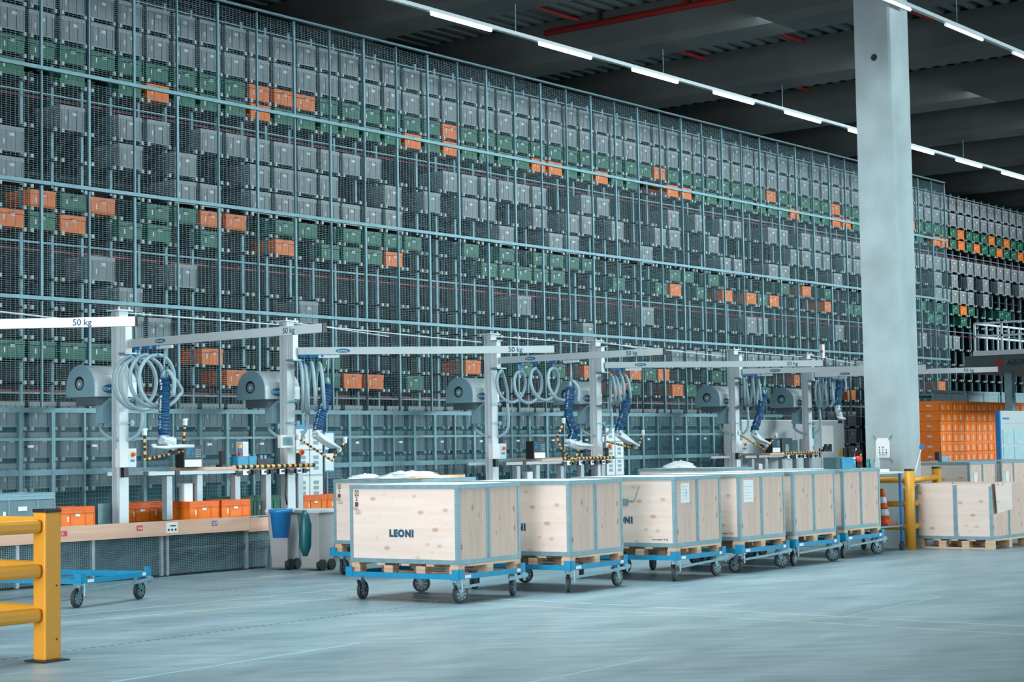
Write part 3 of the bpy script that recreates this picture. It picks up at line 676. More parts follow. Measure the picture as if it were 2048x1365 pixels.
# ------------------------------------------------------------------ orange bottle crate stack at the right
def bcrate():
    t = thing('orange_crate', None, 'crate'); k = MB(); w_, l_, h = .60, .46, .205
    k.box(.01, .01, 0, w_-.01, l_-.01, h-.03); k.box(0, 0, h-.05, w_, .012, h); k.box(0, l_-.012, h-.05, w_, l_, h); k.box(0, .012, h-.05, .012, l_-.012, h); k.box(w_-.012, .012, h-.05, w_, l_-.012, h)
    for x in (0, .295, .59): k.box(x, 0, .0, x+.012, .014, h-.05)
    k.box(0, .0, 0, .012, .02, h-.05); k.box(0, l_-.02, 0, .012, l_, h-.05)
    k.build('body', orange, t); pads = mat('pale recess', (.86, .50, .36), .5)
    for x in (.09, .385):
        MB().cyl((x+.06, .009, .045), (x+.06, .004, .045), .035, n=12).box(x+.025, .004, .045, x+.095, .01, .105).cyl((x+.06, .009, .105), (x+.06, .004, .105), .035, n=12).build('hand_recess', pads, t)
    MB().box(.007, .2, .09, .0105, .30, .13).build('label', mat('label print', (.55, .60, .62), .6), t)
    return t
oc = bcrate(); OT = tree(oc); done = False
for lv in range(11):
    for c_ in range(8):
        x = 34.62+c_*.612; z = lv*.2115; lab = f'orange crate, {ordinal(11-lv)} layer from the top, {ordinal(c_+1)} column right of the pillar'
        if not done: oc.location = (x, 15.7, z); tag(oc, lab, 'crate', 'orange crates in the big stack'); done = True
        else:
            n = clone(oc, OT, loc=(x, 15.7, z), label=lab); n['group'] = 'orange crates in the big stack'
# grey wire boxes beyond the stack
for i in range(4):
    x = 37.2+i*1.9
    t = thing('mesh_container', f'grey framed mesh container beyond the orange stack, {ORD[i+1]} from the left', 'container', (x, 17.0, 0)); t['group'] = 'mesh containers beyond the orange stack'
    for a in (.03, .9, 1.77): MB().box(a-.03, 0, 0, a+.03, .05, 2.62).build('post', galv, t)
    for z in (.05, 1.3, 2.6): MB().box(0, .01, z-.03, 1.8, .04, z+.03).build('rail', galv, t)
    MB().box(.03, .02, .05, 1.77, .03, 2.58).build('panel', mat('container panel', (.22, .33, .37), .6), t)
    MB().box(0, .05, 2.5, 1.8, 1.0, 2.56).build('top', galvd, t)

a = P(1885, 924, Z=1.158); t = thing('hand_tool', 'dark grey power tool lying on the crate lid right of the pillar', 'tool', (27.15, 12.3, 1.1525))
MB().box(0, 0, 0, .22, .08, .10).cyl((.22, .04, .07), (.34, .04, .07), .035, n=12).build('housing', galvd, t, bevel=.01); MB().box(-.1, 0, .03, 0, .08, .16).build('grip', dark, t, bevel=.01)
k = MB().cyl(P(1829, 950, X=23.1), P(1843, 896, X=23.3), .006, n=6); t = thing('antenna_rod', 'thin pale rod with a blue clip rising from the yellow barrier by the pillar', 'rod', (23.1, 10.9, 1.0))
k.build('rod', paper, t, world=True); q = P(1843, 896, X=23.3); MB().box(q.x-.03, q.y-.02, q.z-.02, q.x+.05, q.y+.02, q.z+.04).build('clip', blue2, t, world=True)
# ------------------------------------------------------------------ jib cranes with vacuum lifters
YB = 17.0; HZ = 2.84
NAMES = ['off the left edge, only its boom in view', 'first full crane from the left', 'second full crane from the left', 'third full crane from the left', 'fourth full crane from the left', 'fifth full crane from the left', 'sixth crane, nearest the concrete pillar']
SHORT = ['', 'first', 'second', 'third', 'fourth', 'fifth', 'sixth']
logo = mat('logo blue', (.01, .15, .30), .5)
#        post right px, y ; hinge ; boom end px ; trolley px ; carriers px ; lift tube path ; striped frame px ; gripper px
CRN = [
 dict(x=9.90, end=(11.93, 14.06)),
 dict(px=256, py=622, end=(648, 656), tr=330, ca=(275, 295, 314), s0=258, R=.31, tube=[(328, 757), (330, 775), (329, 800), (328, 830), (327, 873)], fr=[(289, 868), (290, 920), (366, 903), (370, 848)], gr=[(322, 880), (345, 884), (348, 905)], hd=[(306, 894), (387, 893)], mod=0, txt=(583,)),
 dict(px=588, py=645, end=(1108, 699), tr=657, ca=(608, 622, 637), s0=597, R=.32, tube=[(655, 770), (652, 795), (643, 830), (635, 862)], fr=[(597, 877), (628, 898), (664, 922), (676, 903), (690, 884)], gr=[(630, 868), (652, 884), (678, 903)], hd=[(640, 872), (680, 898)], mod=0),
 dict(px=993, py=672, end=(1328, 703), tr=1142, ca=(1039, 1071, 1106), s0=998, R=.24, tube=[(1141, 776), (1139, 805), (1137, 828), (1143, 848), (1149, 862), (1144, 880)], fr=[(1127, 845), (1114, 877), (1122, 897), (1146, 924), (1155, 908), (1160, 890)], gr=[(1134, 886), (1156, 893), (1180, 896)], hd=[(1150, 888), (1188, 893)], mod=1),
 dict(px=1201, py=685, end=(1645, 727), tr=1266, ca=(1228, 1238, 1247), s0=1221, R=.24, tube=[(1257, 783), (1252, 810), (1244, 840), (1237, 862)], fr=[(1205, 882), (1240, 890), (1274, 899), (1280, 884), (1286, 868)], gr=[(1236, 868), (1252, 880), (1272, 894)], hd=[(1240, 872), (1278, 892)], mod=1),
 dict(px=1476, py=702, end=(1852, 735), tr=1530, ca=(1492, 1504, 1516), s0=1486, R=.23, tube=[(1527, 790), (1522, 818), (1514, 845), (1508, 862)], fr=[(1478, 869), (1505, 886), (1530, 900), (1541, 886), (1552, 873)], gr=[(1507, 868), (1518, 880), (1532, 893)], hd=[(1512, 874), (1540, 888)], mod=2),
 dict(px=1621, py=712, end=(1996, 739), tr=1679, ca=(1640, 1652, 1665), s0=1630, R=.24, tube=[(1679, 762), (1678, 785), (1674, 812)], fr=None, gr=[(1676, 822), (1680, 834), (1683, 842)], hd=[(1674, 834), (1690, 838)], mod=2)]
for ci, c in enumerate(CRN):
    X0 = c.get('x') or P(c['px'], c['py']+5, Y=YB+.03).x-.07
    t = thing('jib_crane', f'white jib crane with 50 kg boom, {NAMES[ci]}', 'crane', (X0, 17.1, 0)); t['group'] = 'jib cranes along the conveyor'
    MB().box(-.07, -.07, .01, .07, -.058, 3.24).box(-.07, .058, .01, .07, .07, 3.24).box(-.005, -.058, .01, .005, .058, 3.24).build('post', white, t)
    k = MB().box(-.12, -.11, 3.24, .12, .11, 3.256)
    for bx_ in (-.08, .08): k.cyl((bx_, -.08, 3.256), (bx_, -.08, 3.29), .012, n=8)
    k.build('cap_plate', white, t); MB().box(-.16, -.16, 0, .16, .16, .012).build('base_plate', white, t)
    MB().box(-.05, -.165, HZ-.11, .05, -.075, HZ+.30).build('pivot_block', white, t, bevel=.004)
    MB().box(-.09, -.20, HZ-.128, .14, -.07, HZ-.112).box(-.07, -.19, HZ+.30, .07, -.07, HZ+.312).build('pivot_plate', galv, t)
    A = Vector((X0+.02, YB-.06, HZ))
    E_ = Vector((c['end'][0], c['end'][1], HZ)) if ci == 0 else P(*c['end'], Z=HZ)
    d = (E_-A); L = d.length; d.normalize(); nrm = Vector((-d.y, d.x, 0))
    if nrm.dot(Vector((0, 0, EYE))-A) < 0: nrm = -nrm
    rd = d.copy()
    bo = MB().bar(A+d*.02, E_, .055, .098).build('boom', boomm, t, world=True)
    MB().bar(E_, E_+d*.012, .062, .106).build('end_cap', dark, t, world=True)
    f = nrm*.0285
    text('50 kg', .09, E_-d*.64-Vector((0, 0, .03))+f, rd, (0, 0, 1), t, navy, bold=.0012)
    # oval maker's mark near the hinge
    m0 = A+d*(.62)+f; k = MB(); n = 20
    k.add([m0+rd*.10*math.cos(2*PI*i/n)+Vector((0, 0, .028*math.sin(2*PI*i/n))) for i in range(n)]+[m0-f*.1+rd*.10*math.cos(2*PI*i/n)+Vector((0, 0, .028*math.sin(2*PI*i/n))) for i in range(n)], [tuple(range(n))]+[(i, n+i, n+(i+1)%n, (i+1)%n) for i in range(n)])
    k.build('maker_badge', logo, t, world=True)
    text('SCHMALZ', .030, m0+f*.05-Vector((0, 0, .011))-rd*.075, rd, (0, 0, 1), t, paper, thick=.0006)
    # stay rods from the head
    k = MB()
    if ci == 0: k.cyl(P(-60, 617, Y=17.1), P(150, 641, Y=17.1), .010, n=6)
    elif ci < 6: k.cyl((X0+.1, 17.1, 3.225), (X0+(2.72 if ci % 2 else 4.2), 17.12, 3.20 if ci % 2 else 3.12), .009, n=6)
    if ci in (2, 4, 6): k.cyl((X0+.1, 17.05, 3.235), (X0+2.0, 17.05, 3.12), .007, n=6)
    if k.v: k.build('stay_rod', white, t, world=True)
    for z in (2.17, 1.88):
        MB().box(-.11, -.085, z-.012, .15, -.073, z+.012).box(-.11, .073, z-.012, .15, .09, z+.012).box(.10, -.073, z-.03, .15, .073, z+.03).build('clamp', galv, t)
    if ci == 0: continue
    # blower housing behind the post
    bl = thing('vacuum_blower', f'grey rounded vacuum blower housing mounted behind the {SHORT[ci]} crane post', 'blower', (X0, 17.24, 0)); bl['group'] = 'vacuum blowers'
    prof = [(0, 2.205), (.52, 2.205), (.52, 2.33)]+[(.26+.26*math.cos(a), 2.33+.26*math.sin(a)) for a in [PI*i/16 for i in range(1, 16)]]+[(0, 2.33)]
    k = MB().prism(prof, 'X', -.27, .38); k.build('housing', boomm, bl, smooth=False)
    k = MB().prism([(.26+(y-.26)*1.015, 2.4+(z-2.4)*1.015) for y, z in prof], 'X', -.285, -.268); k.build('end_cover', gblue, bl)
    MB().cyl((-.289, .27, 2.37), (-.282, .27, 2.37), .085, n=24).build('intake', dark, bl)
    k = MB(); k.cyl((-.295, .26, 2.36), (-.286, .26, 2.36), .06, n=20); k.build('intake_ring', galv, bl); MB().cyl((-.30, .26, 2.36), (-.294, .26, 2.36), .02, n=12).build('intake_hub', white, bl)
    MB().box(-.20, .03, 2.10, .05, .45, 2.205).build('duct', mat('dark duct', (.10, .15, .17), .6), bl)
    MB().prism([(-.15, 2.10), (-.02, 2.19), (.09, 2.19), (.09, 1.88), (-.15, 1.88)], 'Y', .0, .13).build('filter_box', gblue, bl)
    k = MB(); n = 20; k.add([(-.0+.0+.13*math.cos(2*PI*i/n)-.03, -.003, 2.30+.055*math.sin(2*PI*i/n)) for i in range(n)]+[(.13*math.cos(2*PI*i/n)-.03, .003, 2.30+.055*math.sin(2*PI*i/n)) for i in range(n)], [tuple(range(n-1, -1, -1)), tuple(range(n, 2*n))]+[(i, n+i, n+(i+1)%n, (i+1)%n) for i in range(n)])
    k.build('maker_badge', logo, bl); text('SCHMALZ', .054, (-.15, -.005, 2.281), (1, 0, 0), (0, 0, 1), bl, paper, world=False)
    # boom trolleys, hose and lift
    def along(px, z=HZ):
        best = min((abs(Q(A+d*(L*i/400))[0]-px), i) for i in range(401)); return L*best[1]/400
    sT = along(c['tr']); sc_ = [along(p_) for p_ in c['ca']]; s0 = max(.05, along(c['s0']))
    T = A+d*sT
    lf = thing('vacuum_lifter', f'dark blue vacuum lifting tube with gripper hanging from the {SHORT[ci]} crane boom', 'lifter', tuple(T-Vector((0, 0, .06)))); lf['group'] = 'vacuum lifters'
    k = MB(); k.bar(T-d*.14-Vector((0, 0, .075)), T+d*.14-Vector((0, 0, .075)), .03, .035)
    for q in (-.12, -.05, .05, .12): k.cyl(T+d*q-Vector((0, 0, .07))-nrm*.02, T+d*q-Vector((0, 0, .07))+nrm*.02, .018, n=10)
    k.build('trolley', white, lf, world=True)
    tp = [P(*q, Y=T.y) for q in c['tube']]
    k = MB().cyl(T-Vector((0, 0, .08)), tp[0]+Vector((0, 0, .05)), .012, n=8).cyl(tp[0]+Vector((0, 0, .10)), tp[0], .02, .045, n=12); k.build('suspension_rod', galv, lf, world=True, smooth=True)
    # smooth corrugated path
    pts = []; rr = []
    segs = len(tp)-1
    for i in range(segs*14+1):
        u = i/14; j = min(int(u), segs-1); u -= j
        p0 = tp[max(j-1, 0)]; p1 = tp[j]; p2 = tp[j+1]; p3 = tp[min(j+2, segs)]
        pts.append(.5*((2*p1)+(p2-p0)*u+(2*p0-5*p1+4*p2-p3)*u*u+(3*p1-p0-3*p2+p3)*u**3))
        rr.append(.062+(.010 if i % 2 else 0)+.007*math.sin(i*.9))
    MB().tube(pts, rr, n=14).build('lift_tube', tubeb, lf, world=True)
    # printed letters running down the tube side
    k = MB(); random.seed(ci)
    for i in range(4, len(pts)-3):
        if random.random() < .75 and (i < len(pts)*.3 or i > len(pts)*.42):
            b_ = pts[i]-_R*.03-_F*.068; k.bar(b_-_R*random.uniform(.004, .016), b_+_R*random.uniform(.004, .016)+Vector((0, 0, .008)), .008, .005)
    k.build('printed_letters', paper, lf, world=True)
    g = [P(*q, Y=T.y-.02) for q in c['gr']]
    k = MB().cyl(pts[-1]+Vector((0, 0, .01)), pts[-1]-Vector((0, 0, .03)), .07, n=18); k.build('tube_collar', galv, lf, world=True)
    k = MB().tube([pts[-1]-Vector((0, 0, .03)), g[0], g[1], g[2]], [.05, .06, .06, .035], n=10)
    k.bar(g[0]+Vector((0, 0, .03)), g[2]+Vector((0, 0, .01)), .09, .05); k.build('gripper_head', white, lf, world=True, bevel=.004)
    q = g[1].lerp(g[2], .5)
    MB().cyl(q-Vector((0, 0, .03)), q-Vector((0, 0, .09)), .05, .065, n=16).build('suction_cup', dark, lf, world=True)
    MB().cyl(g[0]+_R*.03-_F*.06, g[0]+_R*.03-_F*.1, .022, n=12).build('control_knob', galvd, lf, world=True)
    MB().bar(g[1]+Vector((0, 0, .06)), g[2]+Vector((0, 0, .05)), .02, .014).bar(g[1]+Vector((0, 0, .02)), g[1]+Vector((0, 0, .065)), .02, .014, (1, 0, 0)).build('release_lever', galv, lf, world=True)
    h = [P(*q, Y=T.y-.1) for q in c['hd']]
    k = MB().tube([h[0], h[0].lerp(h[1], .3)-Vector((0, 0, .012)), h[0].lerp(h[1], .65), h[1]], [.012, .02, .026, .02], n=10); k.build('handle', white, lf, world=True, smooth=True)
    if c['fr']:
        f_ = [P(*q, Y=T.y-.04+.02*(i % 2)) for i, q in enumerate(c['fr'])]
        ks = MB()
        # dense path for the black and orange tape stripes
        dense = []
        for i in range(len(f_)-1):
            nn = max(2, int((f_[i+1]-f_[i]).length/.02)); dense += [f_[i].lerp(f_[i+1], q/nn) for q in range(nn)]
        dense.append(f_[-1]); ks.tube(dense, .016, n=8, stripe=.036); ks.build('striped_guard', [stripey, dark], lf, world=True)
        for q in (f_[0], f_[-1]):
            MB().box(q.x-.02, q.y-.02, q.z-.02, q.x+.02, q.y+.02, q.z+.04).cyl(q+Vector((-.03, 0, .045)), q+Vector((.04, 0, .05)), .014, n=8).build('guard_clamp', white, lf, world=True)
    # hose with loops
    ho = thing('air_hose', f'grey vacuum hose looping under the {SHORT[ci]} crane boom', 'hose', tuple(A-Vector((0, 0, .3)))); ho['group'] = 'vacuum hoses'
    R_ = c['R']; hp = []
    st = [s0]+sc_+[sT]
    zc = HZ-.17-R_
    bxp = Vector((X0-.06, 17.36, 1.88))
    hp += [bxp, bxp-Vector((.03, .02, .09)), bxp+Vector((.03, -.16, -.19)), bxp+Vector((.14, -.36, -.20)), bxp+Vector((.22, -.46, -.06)), Vector((X0+.19, 16.93, 2.15)), Vector((X0+.17, 16.92, 2.4))]
    loops = []
    for li in range(4):
        a0, a1 = st[li], st[li+1]
        for q in range(20):
            ph = 2*PI*(q/20); s_ = a0+(a1-a0)*q/20
            loops.append(A+d*s_+nrm*R_*math.sin(-ph)*-1*.95+Vector((0, 0, zc-HZ+R_*math.cos(ph)-.02*math.sin(li*2))))
    hp += loops[:-5]
    hp += [tp[0]+_R*.04+Vector((0, 0, .10)), tp[0]+_R*.12+Vector((0, 0, -.02)), tp[0]+_R*.11+Vector((0, 0, -.22))] if ci in (1, 3, 6) else []
    def cr_(pts_, m_=3):
        out = []
        for i in range(len(pts_)-1):
            p0 = pts_[max(i-1, 0)]; p1 = pts_[i]; p2 = pts_[i+1]; p3 = pts_[min(i+2, len(pts_)-1)]
            for q in range(m_):
                u = q/m_; out.append(.5*((2*p1)+(p2-p0)*u+(2*p0-5*p1+4*p2-p3)*u*u+(3*p1-p0-3*p2+p3)*u**3))
        return out+[pts_[-1]]
    MB().tube(cr_(hp), .024, n=10).build('hose', hosem, ho, world=True, smooth=True)
    for s_ in sc_:
        b_ = A+d*s_; k = MB().bar(b_-d*.06-Vector((0, 0, .065)), b_+d*.06-Vector((0, 0, .065)), .035, .03); k.cyl(b_-Vector((0, 0, .08)), b_-Vector((0, 0, .16)), .007, n=8)
        k.cyl(b_-Vector((0, 0, .15)), b_-Vector((0, 0, .185)), .028, n=10); k.build('hose_carrier', blue2, ho, world=True)
# switch boxes on the posts
for i, (px0, px1, py0, py1, lab) in enumerate(((240, 273, 898, 935, 'first'), (986, 1013, 888, 918, 'third'), (1472, 1495, 882, 906, 'fifth'))):
    a = P(px0, py0, Y=16.93); b = P(px1, py1, Y=16.93)
    t = thing('switch_box', f'white switch box with red button on the {lab} crane post', 'switch box', (a.x, 16.93, b.z))
    w_ = b.x-a.x; h_ = a.z-b.z
    MB().box(0, 0, 0, w_, .09, h_).build('housing', paper, t, bevel=.004); MB().box(w_*.52, -.003, h_*.04, w_*.98, 0, h_*.95).build('face_plate', boomm, t)
    MB().cyl((w_*.76, -.004, h_*.68), (w_*.76, -.008, h_*.68), .036, n=18).build('button_base', stripey, t); MB().cyl((w_*.78, -.008, h_*.68), (w_*.78, -.03, h_*.68), .022, n=16).build('button', red, t)
    MB().box(w_*.62, -.005, h_*.28, w_*.88, -.003, h_*.42).build('label', blue2, t); MB().box(.06, .0, -.12, .13, .06, 0).build('plug', dark, t)
# ------------------------------------------------------------------ conveyor bench
BZ = .68
cb = thing('conveyor_bench', 'long conveyor bench with beech edge board and mesh skirt along the left', 'conveyor', (12.0, 16.8, 0))
def cbx(x0, x1, y0, y1, z0, z1): return MB().box(x0-12, y0-16.8, z0, x1-12, y1-16.8, z1)
cbx(10.5, 16.12, 16.80, 16.835, .50, .68).build('edge_board', beech, cb); cbx(16.125, 17.55, 16.80, 16.835, .48, .655).build('edge_board', beech, cb)
cbx(10.5, 17.55, 16.835, 16.92, .60, .655).build('front_profile', alu, cb)
for x in (12.57, 13.64, 14.69, 14.78, 16.11): cbx(x-.02, x+.02, 16.84, 16.88, .012, .5).build('leg', alu, cb)
k = MB(); z = .04
while z < .49: k.box(-1.5, .045, z, 5.5, .047, z+.004); z += .02
x = -1.5
while x < 5.5: k.box(x, .047, .03, x+.004, .049, .49); x += .03
k.build('mesh_skirt', galvd, cb)
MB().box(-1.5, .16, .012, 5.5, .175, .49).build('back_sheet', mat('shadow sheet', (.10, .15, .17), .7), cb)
MB().box(-1.5, .03, 0, 5.5, .07, .012).build('floor_rail', dark, cb)
for yy, z in ((17.05, .62), (17.35, .64), (17.75, .64), (18.0, .60)): cbx(10.5, 24.5, yy, yy+.05, z-.05, z).build('side_beam', alu, cb)
k = MB()
for i in range(60):
    x = -1.4+i*.23; k.cyl((x, .30, .625), (x, .55, .625), .02, n=8); k.cyl((x, .98, .63), (x, 1.2, .63), .02, n=8)
k.build('roller', galvd, cb)
for x in (13.2, 15.4, 17.5, 19.8, 22.2, 24.3):
    cbx(x, x+.05, 17.05, 17.1, 0, .57).build('leg', alu, cb); cbx(x, x+.05, 18.0, 18.05, 0, .55).build('leg', alu, cb)
# red number plates and white label on the edge board
for px, py, s in ((128, 1068, '0'), (279, 1057, '246'), (429, 1047, '257')):
    a = P(px, py, Y=16.8); k = MB().box(a.x-12-.045, -.003, a.z-.03, a.x-12+.045, 0, a.z+.03); k.build('number_plate', mat('plate red', (.62, .03, .06), .5) if px < 400 else mat('plate violet', (.18, .08, .16), .5), cb)
    text(s, .05, (a.x-12-.035, -.0036, a.z-.018), (1, 0, 0), (0, 0, 1), cb, paper, world=False)
a = P(344, 1056, Y=16.8); MB().box(a.x-12-.09, -.003, a.z-.065, a.x-12+.09, 0, a.z+.065).build('instruction_label', paper, cb)
k = MB().box(a.x-12-.03, -.005, a.z+.015, a.x-12+.06, -.003, a.z+.03)
for q in (-.055, 0, .055): k.cyl((a.x-12+q, -.005, a.z-.025), (a.x-12+q, -.003, a.z-.025), .016, n=10)
k.build('printed_marks', marks, cb)
# dark cylinder standing in for the shadowy gap behind the mesh skirt
MB().cyl((2.8, .105, .30), (4.6, .105, .30), .05, n=20).build('gap_shade_band', mat('dark gap shade', (.05, .055, .06), .45, .5), cb, smooth=True)
# loose totes
def big_tote(w_, l_, h, body, rim):
    t = thing('tote', None, 'tote')
    MB().box(.012, .012, 0, w_-.012, l_-.012, h-.04).build('body', body, t)
    k = MB(); 
    for z in (h-.075, h-.035, h-.008): k.box(0, 0, z, w_, .012, z+.008).box(0, l_-.012, z, w_, l_, z+.008).box(0, .012, z, .012, l_-.012, z+.008).box(w_-.012, .012, z, w_, l_-.012, z+.008)
    k.box(.004, .004, h-.075, w_-.004, .012, h).box(.004, .012, h-.075, .012, l_-.004, h)
    for q in (.02, w_*.33, w_*.66, w_-.03): k.box(q, .002, h-.07, q+.008, .012, h)
    for q in (.0, w_*.28, w_*.72, w_-.012): k.box(q, .004, 0, q+.012, .012, h-.07)
    k.build('rim', rim, t)
    MB().box(w_*.42, .002, h*.52, w_*.56, .0045, h*.64).box(w_*.2, .0065, h*.28, w_*.24, .0115, h*.52).build('label', paper, t)
    return t
def place(t, loc, lab, group=None, rz=0): t.location = loc; t['label'] = lab; t.rotation_euler = (0, 0, rz); t['group'] = group or 'totes on the conveyor bench'; return t
a = P(128, 1053, Y=16.9); place(big_tote(.50, .36, .24, orange, oranged), (13.24, 16.93, .656), 'orange tote on the bench just right of the yellow barrier post')
ot = big_tote(.50, .36, .24, orange, oranged)
place(ot, (15.22, 16.93, .656), 'front orange tote of the pair on the bench edge, left one'); OTT = tree(ot)
clone(ot, OTT, loc=(15.76, 16.93, .656), label='front orange tote of the pair on the bench edge, right one')
for i, (px, lab) in enumerate(((255, 'orange tote on the rear conveyor right of the first crane post'), (300, 'orange tote on the rear conveyor behind the first workbench legs'))):
    a = P(px, 997, Y=17.72); clone(ot, OTT, loc=(a.x, 17.72, .645), label=lab)
for i, (px, lab) in enumerate(((608, 'orange tote behind the grey bins, left one'), (655, 'orange tote behind the grey bins, right one half hidden by a crate'))):
    a = P(px, 1017, Y=17.72); clone(ot, OTT, loc=(a.x, 17.72, .645), label=lab)
gt = big_tote(.52, .38, .26, green, greenr); GT = tree(gt)
for i, px in enumerate((412, 460, 508)):
    a = P(px, 1005, Y=17.72); lab = f'green tote on the rear conveyor under the first workbench, {ORD[i+1]} from the left'
    if i == 0: place(gt, (a.x, 17.72, .645), lab)
    else: clone(gt, GT, loc=(a.x, 17.72, .645), label=lab)
bg_ = big_tote(.9, .5, .42, mat('blue grey bin', (.13, .22, .26), .5), gblue)
place(bg_, (12.28, 16.95, .656), 'large blue grey bin on the bench at the left edge behind the barrier')
# ------------------------------------------------------------------ workbenches in front of the crane posts
def bench(n, x0, full, label):
    t = thing('workbench', label, 'workbench', (x0, 16.95, 0)); t['group'] = 'aluminium workbenches'
    MB().box(0, 0, 1.235, 1.75, .045, 1.28).build('front_beam', alu, t)
    MB().box(0, .7, 1.235, 1.75, .745, 1.28).build('rear_beam', alu, t)
    for x in (-.02, .48): MB().box(x, -.008, 1.23, x+.07, 0, 1.285).build('joint_cap', dark, t)
    for x in (.40, .90, 1.55, 2.1, 2.7):
        MB().box(x, .06, BZ if n == 0 else 0, x+.09, .15, 1.235).build('leg', alu, t)
    MB().box(.95, -.02, 1.282, 1.5, .62, 1.318).build('board', beech, t)
    MB().box(1.5, .02, 1.282, 2.95, .62, 1.315).build('board', beech, t)
    k = MB(); pts = [Vector((1.45+i*.018, -.0, 1.312)) for i in range(84)]; k.tube(pts, .024, n=8, stripe=.05); k.build('striped_edge', [stripey, dark], t)
    for i in range(9):
        x = 1.5+i*.155; MB().box(x, -.01, 1.21, x+.05, .03, 1.27).bar((x+.03, 0, 1.24), (x+.1, 0, 1.245), .03, .03).build('tool_holder', dark, t)
    for i in range(4): x = 1.62+i*.33; MB().box(x, -.014, 1.205, x+.09, -.011, 1.27).build('socket', paper, t)
    MB().box(.72, .1, .80, .86, .2, 1.12).build('control_unit', paper, t)
    return t
WB = []
a = P(290, 945, Y=16.95)
for n, (px, lab) in enumerate(((290, 'aluminium workbench with striped edge in front of the first and second cranes'), (1008, 'aluminium workbench with striped edge in front of the third crane'), (1488, 'aluminium workbench with striped edge in front of the fifth and sixth cranes'))):
    xx = P(px, 940, Y=16.95).x; WB.append(xx); bench(n, xx, True, lab)
def mon(x, lab, n):
    t = thing('terminal', lab, 'terminal', (x, 17.02, 1.318 if n else 1.318))
    MB().box(0, 0, 0, .30, .16, .28).build('housing', dark, t, bevel=.006); MB().box(.03, -.003, .13, .17, 0, .24).build('display', screen, t); MB().box(.01, -.004, .01, .29, 0, .10).build('key_panel', paper, t)
    k = MB()
    for i in range(4):
        for j in range(4): k.box(.19+i*.024, -.004, .13+j*.028, .205+i*.024, 0, .148+j*.028)
    k.build('keys', gblue, t)
mon(P(368, 930, Y=17.02).x, 'black and white control terminal on the first workbench', 0)
mon(P(1068, 910, Y=17.02).x, 'control terminal on the second workbench', 1)
mon(P(1545, 900, Y=17.02).x, 'control terminal on the third workbench', 2)
def simple(name, lab, cat, px, py, build, y=17.1, z=1.318):
    a = P(px, py, Y=y); t = thing(name, lab, cat, (a.x, y, z)); build(t); return t
def sig(t):
    for i, m in enumerate((red, blue2, stripey)): MB().cyl((0, 0, .15+i*.045), (0, 0, .19+i*.045), .028, n=16).build('lens', m, t)
    MB().cyl((0, 0, 0), (0, 0, .15), .026, n=12).cyl((0, 0, .285), (0, 0, .30), .03, n=12).build('base', galvd, t)
simple('signal_tower', 'three colour signal tower on the first workbench', 'signal light', 480, 930, sig, 17.15)
simple('label_box', 'white box standing behind the signal tower on the first workbench', 'box', 486, 930, lambda t: MB().box(0, 0, 0, .1, .12, .32).build('carton', paper, t), 17.2)
simple('blue_bin', 'light blue open bin on the first workbench, left one', 'bin', 476, 930, lambda t: MB().prism([(0, 0), (.19, 0), (.19, .13), (.0, .13)], 'Y', 0, .14).build('bin', lblue, t, bevel=.01), 16.98)
simple('blue_bin', 'light blue open bin on the first workbench, right one', 'bin', 498, 930, lambda t: MB().prism([(0, 0), (.14, 0), (.15, .13), (.0, .13)], 'Y', 0, .14).build('bin', lblue, t, bevel=.01), 16.98)
def scan(t): MB().box(-.05, -.05, 0, .05, .06, .03).build('foot', dark, t); MB().cyl((0, 0, .03), (0, 0, .2), .035, .045, n=12).build('head', dark, t)
simple('hand_scanner', 'black hand scanner standing on the first workbench left of the signal tower', 'scanner', 444, 930, scan, 17.05)
simple('hand_scanner', 'black scanner rest right of the blue bins on the first workbench', 'scanner', 526, 930, lambda t: (MB().box(-.09, 0, 0, .09, .1, .09).build('foot', dark, t), MB().cyl((-.03, 0, .09), (-.03, 0, .14), .02, n=10).cyl((.04, 0, .09), (.04, 0, .14), .02, n=10).build('plug', galv, t)), 17.05)
def stop(t): MB().cyl((0, 0, 0), (0, 0, .16), .03, n=12).build('stand', dark, t); MB().cyl((.03, -.04, .17), (.03, -.02, .17), .045, n=16).build('button_base', stripey, t); MB().cyl((.03, -.06, .17), (.03, -.04, .17), .028, n=14).build('button', red, t)
simple('emergency_stop', 'red and yellow emergency stop on the first workbench right end', 'switch', 597, 930, stop, 17.05)
simple('emergency_stop', 'red and yellow emergency stop on the second workbench right end', 'switch', 1214, 908, stop, 17.05)
def pr(t): MB().box(0, 0, 0, .42, .3, .28).build('housing', mat('teal black casing', (.02, .05, .06), .5), t, bevel=.02); MB().box(.42, .02, 0, .66, .28, .24).build('tray', mat('teal grey casing', (.03, .11, .13), .5), t, bevel=.01); MB().box(.12, -.004, .02, .24, 0, .16).build('slot', galv, t)
simple('label_printer', 'dark label printer on the third workbench', 'printer', 1565, 903, pr, 17.2)
simple('coffee_machine', 'white machine with black dial right of the printer on the third workbench', 'machine', 1617, 903, lambda t: (MB().box(0, 0, 0, .22, .2, .26).build('housing', paper, t), MB().cyl((.12, -.02, .08), (.12, 0, .08), .06, n=18).build('dial', dark, t), MB().box(.23, 0, 0, .33, .2, .5).build('side_case', gblue, t)), 17.15)
simple('tool_pile', 'dark small tools at the right end of the third workbench', 'tools', 1648, 903, lambda t: [MB().box(i*.06, 0, 0, i*.06+.045, .06, .05+.05*((i*7) % 3)).build('tool', dark, t) for i in range(6)], 17.1)
